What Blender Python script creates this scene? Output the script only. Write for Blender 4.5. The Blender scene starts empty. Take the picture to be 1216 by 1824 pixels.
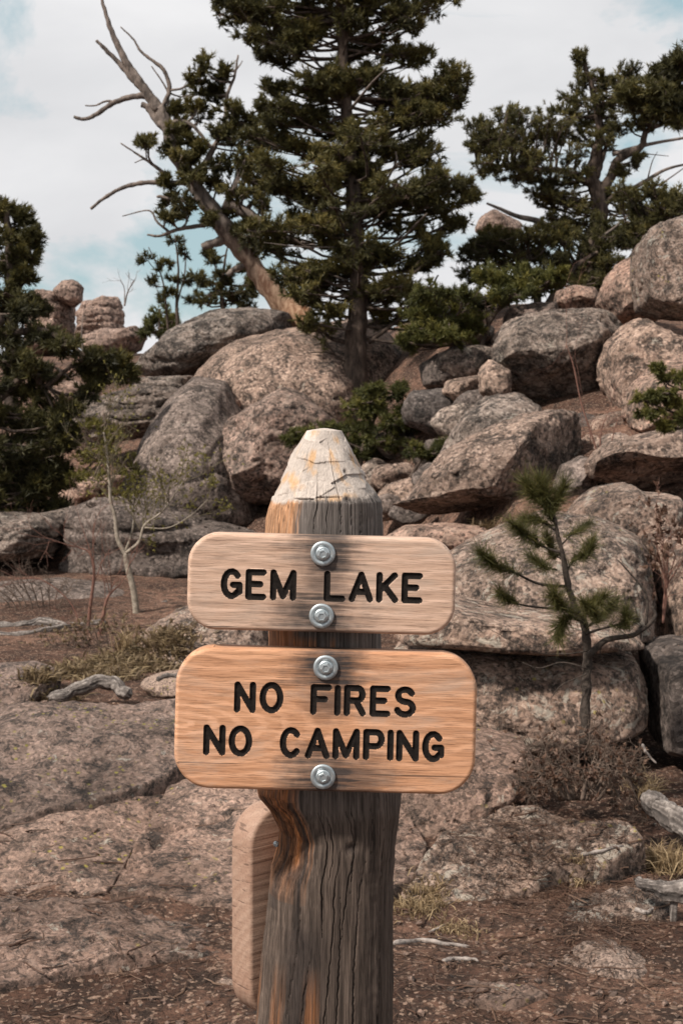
import bpy, bmesh, math, random
import numpy as np
from mathutils import Vector, Matrix
random.seed(7); rng = np.random.default_rng(7)
S = bpy.context.scene; C = S.collection
R = math.radians

# ------------------------------------------------------------------ camera
FPX, HX, HY, CAMZ = 2600.0, 608.0, 740.0, 1.55      # focal in photo pixels, horizon row, eye height
cd = bpy.data.cameras.new('camera'); cam = bpy.data.objects.new('camera', cd); C.objects.link(cam)
cam.location = (0, 0, CAMZ); cam.rotation_euler = (R(90), 0, 0)
cd.sensor_fit = 'VERTICAL'; cd.sensor_height = 36.0; cd.lens = FPX/1824*36
cd.shift_y = (HY-912)/1824
cd.clip_end = 2000; cd.clip_start = 0.05
cd.dof.use_dof = True; cd.dof.focus_distance = 2.14; cd.dof.aperture_fstop = 20
S.camera = cam
S.view_settings.view_transform = 'Standard'; S.view_settings.look = 'None'
S.view_settings.gamma = 1.0; S.view_settings.exposure = 0.27
try: S.view_settings.use_curve_mapping = False
except Exception: pass

# ------------------------------------------------------------------ sky and sun
SUN = Vector((-0.58, -0.44, 0.82)).normalized()
W = bpy.data.worlds.new('World'); S.world = W; W.use_nodes = True
nt = W.node_tree; N = nt.nodes; Lk = nt.links; N.clear()
wo = N.new('ShaderNodeOutputWorld'); bg = N.new('ShaderNodeBackground'); bg.inputs[1].default_value = 0.1
sky = N.new('ShaderNodeTexSky'); sky.sky_type = 'NISHITA'; sky.sun_disc = False
sky.sun_elevation = math.asin(SUN.z); sky.sun_rotation = math.atan2(SUN.x, SUN.y)
tc = N.new('ShaderNodeTexCoord'); mp = N.new('ShaderNodeMapping')
mp.inputs['Location'].default_value = (4.095, 7.9, 0.475); mp.inputs['Scale'].default_value = (1.0, 1.0, 2.2)
n1 = N.new('ShaderNodeTexNoise'); n1.inputs['Scale'].default_value = 3.4; n1.inputs['Detail'].default_value = 9; n1.inputs['Roughness'].default_value = .6
n1.inputs['Distortion'].default_value = .5
r1 = N.new('ShaderNodeValToRGB'); r1.color_ramp.elements[0].position = .385; r1.color_ramp.elements[1].position = .485
n2 = N.new('ShaderNodeTexNoise'); n2.inputs['Scale'].default_value = 5.; n2.inputs['Detail'].default_value = 8; n2.inputs['Distortion'].default_value = .4
r2 = N.new('ShaderNodeValToRGB'); r2.color_ramp.elements[0].position = .3; r2.color_ramp.elements[1].position = .7
r2.color_ramp.elements[0].color = (5.8, 5.84, 6.0, 1); r2.color_ramp.elements[1].color = (7.3, 7.26, 7.35, 1)
blue = N.new('ShaderNodeMix'); blue.data_type = 'RGBA'; blue.inputs[0].default_value = .8
blue.inputs[7].default_value = (3.7, 5.0, 5.25, 1)
mx = N.new('ShaderNodeMix'); mx.data_type = 'RGBA'
Lk.new(tc.outputs['Generated'], mp.inputs[0]); Lk.new(mp.outputs[0], n1.inputs['Vector']); Lk.new(mp.outputs[0], n2.inputs['Vector'])
Lk.new(n1.outputs[0], r1.inputs[0]); Lk.new(n2.outputs[0], r2.inputs[0])
Lk.new(sky.outputs[0], blue.inputs[6])
Lk.new(r1.outputs[0], mx.inputs[0]); Lk.new(blue.outputs[2], mx.inputs[6]); Lk.new(r2.outputs[0], mx.inputs[7])
Lk.new(mx.outputs[2], bg.inputs[0]); Lk.new(bg.outputs[0], wo.inputs[0])
sd = bpy.data.lights.new('sun', 'SUN'); sun = bpy.data.objects.new('sun', sd); C.objects.link(sun)
sd.energy = 5.0; sd.angle = R(4); sd.color = (1.0, .93, .84)
sun.rotation_euler = SUN.to_track_quat('Z', 'Y').to_euler(); sun.location = (-6, -4, 9)

# ------------------------------------------------------------------ helpers
def P(px, py, Y): return np.array([(px-HX)*Y/FPX, Y, CAMZ-(py-HY)*Y/FPX])

_perm = np.random.default_rng(3).permutation(256); _perm = np.concatenate([_perm]*3)
_g = np.random.default_rng(4).normal(size=(256, 3)); _g /= np.linalg.norm(_g, axis=1)[:, None]; _g = _g.astype(np.float32); _perm = _perm.astype(np.int32)
def pnoise(p):
    p = np.asarray(p, np.float32); i = np.floor(p).astype(np.int32); f = p-i; i &= 255
    u = f*f*f*(f*(f*6-15)+10); out = 0
    for dx in (0, 1):
        wx = u[:, 0] if dx else 1-u[:, 0]
        for dy in (0, 1):
            wy = u[:, 1] if dy else 1-u[:, 1]
            for dz in (0, 1):
                wz = u[:, 2] if dz else 1-u[:, 2]
                h = _perm[_perm[_perm[(i[:, 0]+dx) & 255]+((i[:, 1]+dy) & 255)]+((i[:, 2]+dz) & 255)]
                g = _g[h]
                out = out+wx*wy*wz*(g[:, 0]*(f[:, 0]-dx)+g[:, 1]*(f[:, 1]-dy)+g[:, 2]*(f[:, 2]-dz))
    return out*1.6
def fbm(p, o=4, gain=.5, lac=2.03, ridge=False):
    a, s, t = 1., 1., 0
    p = np.asarray(p, float)
    for k in range(o):
        v = pnoise(p*s+k*17.3)
        if ridge: v = 1-2*np.abs(v)
        t = t+a*v; a *= gain; s *= lac
    return t

def link_mesh(name, V, F, mats, parent=None, smooth=True, attrs=None, loc=None, rot=None):
    """V: n x 3 world (or local) verts, F: list of index arrays (k x 3 or k x 4). loc: origin to subtract."""
    me = bpy.data.meshes.new(name)
    V = np.asarray(V, np.float64)
    o = bpy.data.objects.new(name, me)
    Vl = V
    if loc is not None and rot is None: Vl = V-np.asarray(loc)
    if not isinstance(F, (list, tuple)): F = [F]
    F = [np.asarray(f, np.int32) for f in F if len(f)]
    nl = sum(f.size for f in F); npoly = sum(len(f) for f in F)
    me.vertices.add(len(Vl)); me.vertices.foreach_set('co', Vl.astype(np.float32).ravel())
    me.loops.add(nl); me.loops.foreach_set('vertex_index', np.concatenate([f.ravel() for f in F]))
    me.polygons.add(npoly)
    tot = np.concatenate([np.full(len(f), f.shape[1], np.int32) for f in F])
    st = np.concatenate([[0], np.cumsum(tot)[:-1]]).astype(np.int32)
    me.polygons.foreach_set('loop_start', st)
    try: me.polygons.foreach_set('loop_total', tot)
    except Exception: pass
    me.polygons.foreach_set('use_smooth', np.full(npoly, smooth))
    if attrs:
        for k, (kind, a) in attrs.items():
            if kind == 'f':
                at = me.attributes.new(k, 'FLOAT', 'POINT'); at.data.foreach_set('value', np.asarray(a, np.float32).ravel())
            else:
                at = me.attributes.new(k, 'FLOAT_COLOR', 'POINT'); at.data.foreach_set('color', np.asarray(a, np.float32).ravel())
    me.update(calc_edges=True); me.validate()
    for m in (mats if isinstance(mats, (list, tuple)) else [mats]): me.materials.append(m)
    if loc is not None: o.location = tuple(loc)
    if rot is not None: o.rotation_euler = rot
    C.objects.link(o)
    if parent is not None:
        o.parent = parent
        o.location = Vector(o.location)-Vector(parent['_w']) if '_w' in parent else o.location
    return o
def tag(o, label, cat, group=None, kind=None):
    if label: o['label'] = label
    if cat: o['category'] = cat
    if group: o['group'] = group
    if kind: o['kind'] = kind
    return o
def empty(name, loc, label, cat, group=None):
    o = bpy.data.objects.new(name, None); C.objects.link(o); o.location = tuple(loc); o['_w'] = [float(v) for v in loc]
    o.empty_display_size = .1
    return tag(o, label, cat, group)

class MB:                                   # mesh builder
    def __init__(s): s.V = []; s.Q = []; s.T = []; s.A = []; s.n = 0
    def add(s, V, Q=None, T=None, tone=0.):
        V = np.asarray(V, float)
        if Q is not None and len(Q): s.Q.append(np.asarray(Q)+s.n)
        if T is not None and len(T): s.T.append(np.asarray(T)+s.n)
        s.V.append(V); s.A.append(np.broadcast_to(np.asarray(tone, float), (len(V),))); s.n += len(V)
    def build(s, name, mat, parent=None, loc=None, smooth=True):
        F = []
        if s.Q: F.append(np.concatenate(s.Q))
        if s.T: F.append(np.concatenate(s.T))
        return link_mesh(name, np.concatenate(s.V), F, mat, parent, smooth, {'tone': ('f', np.concatenate(s.A))}, loc)

def smooth_path(pts, n):
    """Catmull-Rom through pts, n samples"""
    p = np.asarray(pts, float)
    if len(p) == 2:
        t = np.linspace(0, 1, n)[:, None]; return p[0]*(1-t)+p[1]*t
    q = np.vstack([2*p[0]-p[1], p, 2*p[-1]-p[-2]])
    seg = np.linspace(0, len(p)-1-1e-6, n); i = seg.astype(int); t = (seg-i)[:, None]
    a, b, c, d = q[i], q[i+1], q[i+2], q[i+3]
    return .5*((2*b)+(-a+c)*t+(2*a-5*b+4*c-d)*t*t+(-a+3*b-3*c+d)*t**3)

def tube(mb, pts, rad, sides=6, tone=0., rough=0., cap=True):
    p = np.asarray(pts, float); n = len(p); rad = np.broadcast_to(np.asarray(rad, float), (n,))
    t = np.gradient(p, axis=0); t /= (np.linalg.norm(t, axis=1)[:, None]+1e-9)
    ref = np.array([.31, .9, .2]) if abs(t[:, 1]).mean() < .8 else np.array([1., .1, .2])
    u = np.cross(t, ref); u /= (np.linalg.norm(u, axis=1)[:, None]+1e-9); v = np.cross(t, u)
    a = np.linspace(0, 2*np.pi, sides, endpoint=False)
    V = p[:, None, :]+rad[:, None, None]*(np.cos(a)[None, :, None]*u[:, None, :]+np.sin(a)[None, :, None]*v[:, None, :])
    if rough:
        flat = V.reshape(-1, 3); m = np.repeat(rad, sides)
        nz = fbm(flat/(m.max()*1.6), 3, .55)
        c = np.repeat(p, sides, axis=0); V = (c+(flat-c)*(1+rough*nz)[:, None]).reshape(n, sides, 3)
    V = V.reshape(-1, 3)
    i = np.arange(n-1)[:, None]*sides; j = np.arange(sides)[None, :]; k = (j+1) % sides
    Q = np.stack([i+j, i+k, i+sides+k, i+sides+j], -1).reshape(-1, 4)
    T = None
    if cap:
        V = np.vstack([V, p[-1:], p[:1]]); e = n*sides
        jj = np.arange(sides); kk = (jj+1) % sides
        T = np.vstack([np.stack([(n-1)*sides+jj, (n-1)*sides+kk, np.full(sides, e)], -1), np.stack([kk, jj, np.full(sides, e+1)], -1)])
    mb.add(V, Q, T, tone)

# ------------------------------------------------------------------ materials
def mat_new(name):
    m = bpy.data.materials.new(name); m.use_nodes = True
    n = m.node_tree.nodes; l = m.node_tree.links
    return m, n, l, n['Principled BSDF']
def nd(n, t, **kw):
    x = n.new(t)
    for k, v in kw.items():
        if k.startswith('i_'):
            key = k[2:].replace('_', ' '); x.inputs[key].default_value = v
        else: setattr(x, k, v)
    return x
def ramp(n, l, src, stops):
    r = n.new('ShaderNodeValToRGB'); e = r.color_ramp.elements
    while len(e) < len(stops): e.new(.5)
    for el, (p, c) in zip(e, stops):
        el.position = p; el.color = (c, c, c, 1) if not isinstance(c, tuple) else (*c, 1)
    l.new(src, r.inputs[0]); return r.outputs[0]
def mixc(n, l, f, a, b, mode='MIX'):
    x = n.new('ShaderNodeMix'); x.data_type = 'RGBA'; x.blend_type = mode
    for s, v in ((0, f), (6, a), (7, b)):
        if isinstance(v, (int, float)): x.inputs[s].default_value = v
        elif isinstance(v, tuple): x.inputs[s].default_value = (*v, 1)
        else: l.new(v, x.inputs[s])
    return x.outputs[2]
def math_(n, l, op, a, b=None):
    x = n.new('ShaderNodeMath'); x.operation = op
    for s, v in ((0, a), (1, b)):
        if v is None: continue
        if isinstance(v, (int, float)): x.inputs[s].default_value = v
        else: l.new(v, x.inputs[s])
    return x.outputs[0]
def coords(n, l, scale=(1, 1, 1), rnd=True):
    t = n.new('ShaderNodeTexCoord'); m = n.new('ShaderNodeMapping'); m.inputs['Scale'].default_value = scale
    src = t.outputs['Object']
    if rnd:
        oi = n.new('ShaderNodeObjectInfo'); a = n.new('ShaderNodeVectorMath'); a.operation = 'MULTIPLY_ADD'
        cx = n.new('ShaderNodeCombineXYZ')
        for k, s in enumerate((37., 53., 71.)): l.new(math_(n, l, 'MULTIPLY', oi.outputs['Random'], s), cx.inputs[k])
        a.operation = 'ADD'; l.new(src, a.inputs[0]); l.new(cx.outputs[0], a.inputs[1]); src = a.outputs[0]
    l.new(src, m.inputs[0]); return m.outputs[0]
def noise(n, l, vec, scale, detail=4, rough=.55, dist=0.):
    x = nd(n, 'ShaderNodeTexNoise', i_Scale=scale, i_Detail=detail, i_Roughness=rough, i_Distortion=dist); l.new(vec, x.inputs['Vector']); return x.outputs[0]
def bump(n, l, h, strength, dist, nrm=None):
    b = nd(n, 'ShaderNodeBump', i_Strength=strength, i_Distance=dist); l.new(h, b.inputs['Height'])
    if nrm is not None: l.new(nrm, b.inputs['Normal'])
    return b.outputs[0]

def granite(name, ca, cb, dark=.5, light=.5, yellow=0., s=1., k=1.):
    """ca / cb the two crystal tints; dark, light, yellow = how much lichen; s = speckle scale"""
    m, n, l, b = mat_new(name); v = coords(n, l)
    big = ramp(n, l, noise(n, l, v, 1.3, 5, .6), [(.35, 0.), (.65, 1.)])
    col = mixc(n, l, big, ca, cb)
    wv = n.new('ShaderNodeVectorMath'); wv.operation = 'MULTIPLY_ADD'; nz = nd(n, 'ShaderNodeTexNoise', i_Scale=30*s, i_Detail=3.); l.new(v, nz.inputs['Vector'])
    l.new(nz.outputs['Color'], wv.inputs[0]); wv.inputs[1].default_value = (.035/s,)*3; l.new(v, wv.inputs[2]); v2 = wv.outputs[0]
    vo = nd(n, 'ShaderNodeTexVoronoi', i_Scale=42*s); l.new(v2, vo.inputs['Vector'])
    sp = n.new('ShaderNodeSeparateColor'); l.new(vo.outputs['Color'], sp.inputs[0])
    col = mixc(n, l, math_(n, l, 'MULTIPLY', ramp(n, l, sp.outputs[0], [(.5, 0.), (.95, 1.)]), .75*k), col, tuple(min(1, c*1.75+.05) for c in ca))
    col = mixc(n, l, math_(n, l, 'MULTIPLY', ramp(n, l, sp.outputs[1], [(.62, 0.), (.85, 1.)]), .75*k), col, (.05, .04, .036))
    fine = noise(n, l, v, 30*s, 7, .8)
    col = mixc(n, l, ramp(n, l, fine, [(.36, .95*k), (.5, 0.)]), col, (.05, .04, .036))
    mid = noise(n, l, v, 10*s, 7, .76, .4)
    col = mixc(n, l, math_(n, l, 'MULTIPLY', ramp(n, l, mid, [(.5, 0.), (.6, 1.)]), .5), col, tuple(min(1, c*1.45+.02) for c in cb))
    dk = noise(n, l, v, 4.3*s, 10, .8, .6)
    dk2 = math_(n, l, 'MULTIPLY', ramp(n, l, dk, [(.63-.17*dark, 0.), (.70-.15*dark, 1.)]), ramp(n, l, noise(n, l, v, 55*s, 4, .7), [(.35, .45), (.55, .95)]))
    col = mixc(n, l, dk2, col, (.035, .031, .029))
    tone = math_(n, l, 'MULTIPLY', ramp(n, l, noise(n, l, v, 2.1, 7, .68, .5), [(.3, .42), (.5, .92), (.68, 1.2)]), ramp(n, l, noise(n, l, v, .7, 4, .6), [(.35, .78), (.6, 1.08)]))
    col = mixc(n, l, 1., col, tone, 'MULTIPLY')
    lt = noise(n, l, v, 6.1*s, 8, .74, .8)
    col = mixc(n, l, math_(n, l, 'MULTIPLY', ramp(n, l, lt, [(.69-.13*light, 0.), (.73-.13*light, 1.)]), .75), col, (.46, .425, .365))
    if yellow:
        yv = nd(n, 'ShaderNodeTexVoronoi', i_Scale=15*s); l.new(v, yv.inputs['Vector'])
        ym = ramp(n, l, yv.outputs['Distance'], [(.16, 1.), (.27, 0.)])
        yn = ramp(n, l, noise(n, l, v, 1.9, 4, .6), [(.60-.12*yellow, 0.), (.66-.1*yellow, 1.)])
        yr = n.new('ShaderNodeSeparateColor'); l.new(yv.outputs['Color'], yr.inputs[0])
        col = mixc(n, l, math_(n, l, 'MULTIPLY', math_(n, l, 'MULTIPLY', ym, yn), ramp(n, l, yr.outputs[2], [(.45, 0.), (.55, .8)])), col, (.36, .31, .07))
    oi = n.new('ShaderNodeObjectInfo'); col = mixc(n, l, 1., col, ramp(n, l, oi.outputs['Random'], [(0., (.72, .74, .76)), (.35, (1.08, 1.02, .98)), (.65, (.86, .84, .83)), (1., (1.2, 1.13, 1.08))]), 'MULTIPLY')
    l.new(col, b.inputs['Base Color']); b.inputs['Roughness'].default_value = .92; b.inputs['Specular IOR Level'].default_value = .2
    h = math_(n, l, 'ADD', math_(n, l, 'MULTIPLY', noise(n, l, v, 7*s, 8, .68), 2.), math_(n, l, 'MULTIPLY', fine, .8))
    l.new(bump(n, l, h, 1., .035/s), b.inputs['Normal'])
    return m
PINK, TAN, GREY = (.45, .29, .225), (.41, .305, .245), (.30, .25, .215)
M_pink = granite('granite_pink', PINK, TAN, .7, .35)
M_tan = granite('granite_tan', TAN, (.34, .24, .19), .8, .5)
M_grey = granite('granite_grey', GREY, (.31, .24, .2), .9, .6)
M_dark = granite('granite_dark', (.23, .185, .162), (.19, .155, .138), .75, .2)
M_lich = granite('granite_lichen', (.35, .265, .215), (.36, .25, .195), .85, .95, .45, 1.6)
M_slab = granite('granite_slab', (.31, .205, .16), (.275, .195, .157), .8, .6, .7, 2.0, .85)
M_far = granite('granite_far', (.36, .25, .20), (.33, .24, .2), .2, .2, 0, .5)
M_stone = granite('granite_stone', (.34, .24, .19), TAN, .3, .5, .2, 3.)

def soil_mat():
    m, n, l, b = mat_new('soil'); v = coords(n, l, rnd=False)
    a = noise(n, l, v, 1.1, 5, .6); col = mixc(n, l, ramp(n, l, a, [(.42, 0.), (.58, 1.)]), (.085, .045, .032), (.235, .132, .093))
    col = mixc(n, l, ramp(n, l, noise(n, l, v, 9, 8, .75), [(.42, .9), (.55, 0.)]), col, (.04, .028, .023))
    vo = nd(n, 'ShaderNodeTexVoronoi', i_Scale=95.); l.new(v, vo.inputs['Vector']); sp = n.new('ShaderNodeSeparateColor'); l.new(vo.outputs['Color'], sp.inputs[0])
    col = mixc(n, l, ramp(n, l, sp.outputs[0], [(.8, 0.), (.95, .8)]), col, (.40, .27, .20))
    col = mixc(n, l, ramp(n, l, noise(n, l, v, 55, 5, .8), [(.4, .7), (.52, 0.)]), col, (.035, .026, .022))
    l.new(col, b.inputs['Base Color']); b.inputs['Roughness'].default_value = .95; b.inputs['Specular IOR Level'].default_value = .1
    h = math_(n, l, 'ADD', noise(n, l, v, 14, 8, .75), math_(n, l, 'MULTIPLY', noise(n, l, v, 70, 4, .7), .5))
    l.new(bump(n, l, h, 1., .03), b.inputs['Normal']); return m
M_soil = soil_mat()

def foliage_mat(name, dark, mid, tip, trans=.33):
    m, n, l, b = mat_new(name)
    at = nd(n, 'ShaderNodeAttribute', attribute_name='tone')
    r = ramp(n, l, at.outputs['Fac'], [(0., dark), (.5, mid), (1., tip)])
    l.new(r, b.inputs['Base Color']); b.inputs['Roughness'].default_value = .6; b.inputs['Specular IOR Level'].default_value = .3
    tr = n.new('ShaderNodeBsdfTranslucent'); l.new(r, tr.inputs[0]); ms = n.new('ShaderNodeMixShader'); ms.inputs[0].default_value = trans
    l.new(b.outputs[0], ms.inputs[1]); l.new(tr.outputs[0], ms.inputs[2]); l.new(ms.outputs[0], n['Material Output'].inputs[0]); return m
M_pine = foliage_mat('pine_needles', (.028, .027, .013), (.098, .088, .030), (.26, .20, .06))
M_fir = foliage_mat('fir_needles', (.034, .038, .015), (.095, .095, .026), (.22, .185, .045))
M_sap = foliage_mat('sapling_needles', (.034, .036, .014), (.09, .086, .026), (.22, .17, .058))
M_grass = foliage_mat('dry_grass', (.12, .078, .042), (.27, .19, .105), (.44, .33, .20))
M_moss = foliage_mat('ground_cover_leaves', (.08, .054, .034), (.17, .118, .066), (.29, .215, .12))
M_litter = foliage_mat('needle_litter', (.045, .026, .018), (.10, .052, .034), (.20, .125, .085))
M_bud = foliage_mat('spring_buds', (.08, .075, .02), (.17, .15, .035), (.26, .22, .06))

def bark(name, ca, cb, zs=.25, sc=22, bd=.02):
    m, n, l, b = mat_new(name); v = coords(n, l, (1, 1, zs))
    k = noise(n, l, v, sc, 7, .7, .3); at = nd(n, 'ShaderNodeAttribute', attribute_name='tone')
    col = mixc(n, l, ramp(n, l, k, [(.36, 0.), (.62, 1.)]), ca, cb)
    col = mixc(n, l, at.outputs['Fac'], col, mixc(n, l, ramp(n, l, k, [(.4, 0.), (.6, 1.)]), (.16, .07, .035), (.42, .27, .17)))
    l.new(col, b.inputs['Base Color']); b.inputs['Roughness'].default_value = .9; b.inputs['Specular IOR Level'].default_value = .15
    l.new(bump(n, l, k, 1., bd), b.inputs['Normal']); return m
M_bark = bark('pine_bark', (.03, .023, .02), (.12, .088, .07))
M_dead = bark('dead_wood', (.06, .05, .045), (.23, .185, .16), .3, 14)
M_dkbark = bark('dark_bark', (.022, .018, .015), (.085, .066, .055), 1., 60, .008)
M_birch = bark('pale_bark', (.16, .13, .10), (.34, .29, .235), 1., 30, .006)
M_olive = bark('olive_twig', (.075, .06, .04), (.17, .14, .09), 1., 30, .004)
M_twig = bark('red_twig', (.11, .055, .042), (.20, .105, .08), 1., 30, .004)
M_stick = bark('grey_stick', (.13, .11, .10), (.34, .29, .26), 1., 40, .006)
M_brown = bark('brown_twig', (.055, .04, .032), (.16, .115, .09), 1., 30, .004)

# ------------------------------------------------------------------ ground
def hill(x, y):
    y0 = np.interp(x, [-8, -3, -1.2, 0, .7, 1.2, 3, 8], [15.5, 14.8, 14.0, 12.0, 8.8, 6.9, 6.4, 6.2])
    amp = np.interp(x, [0, 2], [3.0, 3.4])
    d = np.clip(y-y0, 0, None)
    return amp*(1-np.exp(-(d/7)**1.3))-.4*np.exp(-((x-1.1)/1.2)**2-((y-13.2)/2.)**2)
def axis(parts):
    out = []
    for a, b, st in parts: out.append(np.arange(a, b, st))
    return np.concatenate(out)
gx = np.concatenate([-np.geomspace(3, 300, 40)[::-1], np.arange(-2.96, 2.97, .04), np.geomspace(3, 300, 40)])
gy = np.concatenate([-np.geomspace(1, 120, 14)[::-1], np.arange(0, 3.2, .25), np.arange(3.2, 9, .036), np.arange(9, 20, .12), np.geomspace(20, 600, 45)])
X, Yg = np.meshgrid(gx, gy); fx, fy = X.ravel(), Yg.ravel()
p3 = np.stack([fx, fy, 0*fx], 1)
near = np.clip((30-fy)/20, 0, 1)*(np.abs(fx) < 15)
gz = hill(fx, fy)+near*(.035*fbm(p3*.9, 3)+.012*fbm(p3*6, 4, .6)+.006*np.clip(fbm(p3*22, 2), 0, 1))
gz += .25*fbm(p3*.12, 3)*np.clip((fy-20)/20, 0, 1)
nx, ny = len(gx), len(gy)
ii = np.arange(ny-1)[:, None]*nx+np.arange(nx-1)[None, :]
GQ = np.stack([ii, ii+1, ii+nx+1, ii+nx], -1).reshape(-1, 4)
ground = link_mesh('ground', np.stack([fx, fy, gz], 1), GQ, M_soil); ground['kind'] = 'structure'

# ------------------------------------------------------------------ rocks
_ico = {}
def ico(sub):
    if sub not in _ico:
        bm = bmesh.new(); bmesh.ops.create_icosphere(bm, subdivisions=sub, radius=1)
        V = np.array([v.co[:] for v in bm.verts]); F = np.array([[v.index for v in f.verts] for f in bm.faces]); bm.free()
        _ico[sub] = (V/np.linalg.norm(V, axis=1)[:, None], F)
    return _ico[sub]
def radial(poly, c, n=720):
    q = np.vstack([poly, poly[:1]]); d = []
    for a, b in zip(q[:-1], q[1:]): d.append(a+(b-a)*np.linspace(0, 1, 30, endpoint=False)[:, None])
    d = np.vstack(d)-c; th = np.arctan2(d[:, 1], d[:, 0]); r = np.hypot(d[:, 0], d[:, 1])
    g = np.linspace(-np.pi, np.pi, n, endpoint=False); o = np.argsort(th)
    v = np.interp(g, np.concatenate([th[o]-2*np.pi, th[o], th[o]+2*np.pi]), np.tile(r[o], 3))
    k = np.exp(-.5*(np.arange(-9, 10)/3.2)**2); k /= k.sum()
    v = np.convolve(np.concatenate([v[-9:], v, v[:9]]), k, 'valid')
    return lambda t: np.interp(t, np.append(g, np.pi), np.append(v, v[0]))
_rs = [11]
def lump(name, poly, Y, depth, label, cat='boulder', mat=None, pw=2.4, amp=.05, strata=None, cuts=(), sub=6, group=None, tilt=0., fine=1., parent=None):
    _rs[0] += 1; sd_ = _rs[0]*13.7
    W_ = np.array([P(a, b, Y)[[0, 2]] for a, b in poly]); c = W_.mean(0); c = .5*c+.25*(W_.min(0)+W_.max(0))
    rf = radial(W_, c); U, F = ico(sub)
    th = np.arctan2(U[:, 2], U[:, 0]); rho = np.hypot(U[:, 0], U[:, 2]); ay = np.abs(U[:, 1])
    s = (rho**pw+ay**pw)**(-1/pw); r = rf(th)
    q = np.stack([r*rho*s*np.cos(th), depth*U[:, 1]*s, r*rho*s*np.sin(th)], 1)
    q[:, 1] += tilt*q[:, 2]                       # lean the front face back as it rises
    Rm = float(np.mean(r)); nrm = q/np.linalg.norm(q, axis=1)[:, None]
    for (a, b_, c_, d) in cuts:
        nn = np.array([a, b_, c_], float); nn /= np.linalg.norm(nn)
        over = q@nn-d*Rm
        over += Rm*.05*fbm(q/Rm*1.4+sd_, 3)
        q = q-np.clip(over, 0, None)[:, None]*.93*nn
    rgc = np.random.default_rng(int(sd_*10)); cn = rgc.normal(size=(9, 3)); cn /= np.linalg.norm(cn, axis=1)[:, None]
    for nn in cn:
        sup = (q@nn).max(); over = q@nn-sup*rgc.uniform(.74, .92)+Rm*.03*fbm(q/Rm*2+sd_, 2)
        q = q-np.clip(over, 0, None)[:, None]*rgc.uniform(.6, .9)*nn*(1. if parent is None else .6)
    t = q/Rm+sd_
    h = amp*Rm*(1.1*fbm(t*1.1, 3, .5)+.55*fbm(t*2.6+5, 3, .55, ridge=True)-.25)
    h += fine*np.clip(Rm, .05, .6)*(.018*fbm(t*6, 4, .6)+.012*np.clip(fbm(t*11+3, 3), -1, .3))
    # chipped hollows and joints
    cr = np.abs(fbm(t*np.array([.9, .9, 1.6])+40, 3, .5)); h -= .07*Rm*np.exp(-(cr/.022)**2)*np.clip(fbm(t*.9+90, 2)*6-.3, 0, 1)
    cr2 = np.abs(fbm(t*np.array([1.7, 1.7, 1.1])+140, 2, .5)); h -= .045*Rm*np.exp(-(cr2/.02)**2)*np.clip(fbm(t*.8+33, 2)*6-.5, 0, 1)
    q = q+h[:, None]*nrm
    if strata:
        sp, dp = strata; z = q[:, 2]/Rm+.10*fbm(t*1.3, 3)
        fr = np.abs(((z/sp) % 1)-.5)*2
        q -= (nrm*np.array([1, 1, .2]))*(dp*Rm*np.exp(-((1-fr)/.16)**2)*(.5+.5*np.clip(fbm(t*1.7+8, 2)*2+.6, 0, 1)))[:, None]
        q += nrm*(dp*.5*Rm*(((z/sp+.5)//1 % 2)-.5))[:, None]
    lo, hi = W_.min(0)-c, W_.max(0)-c
    for ax, k_ in ((0, 0), (2, 1)):
        a0, a1 = q[:, ax].min(), q[:, ax].max(); q[:, ax] = lo[k_]+(q[:, ax]-a0)*(hi[k_]-lo[k_])/(a1-a0)
    Wc = np.array([c[0], Y, c[1]])
    base = Wc+np.array([0, 0, q[:, 2].min()])
    o = link_mesh(name, q+Wc, F, mat or M_tan, parent, True, None, base)
    if parent is None: tag(o, label, cat, group)
    elif label: o['label'] = label
    return o
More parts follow.
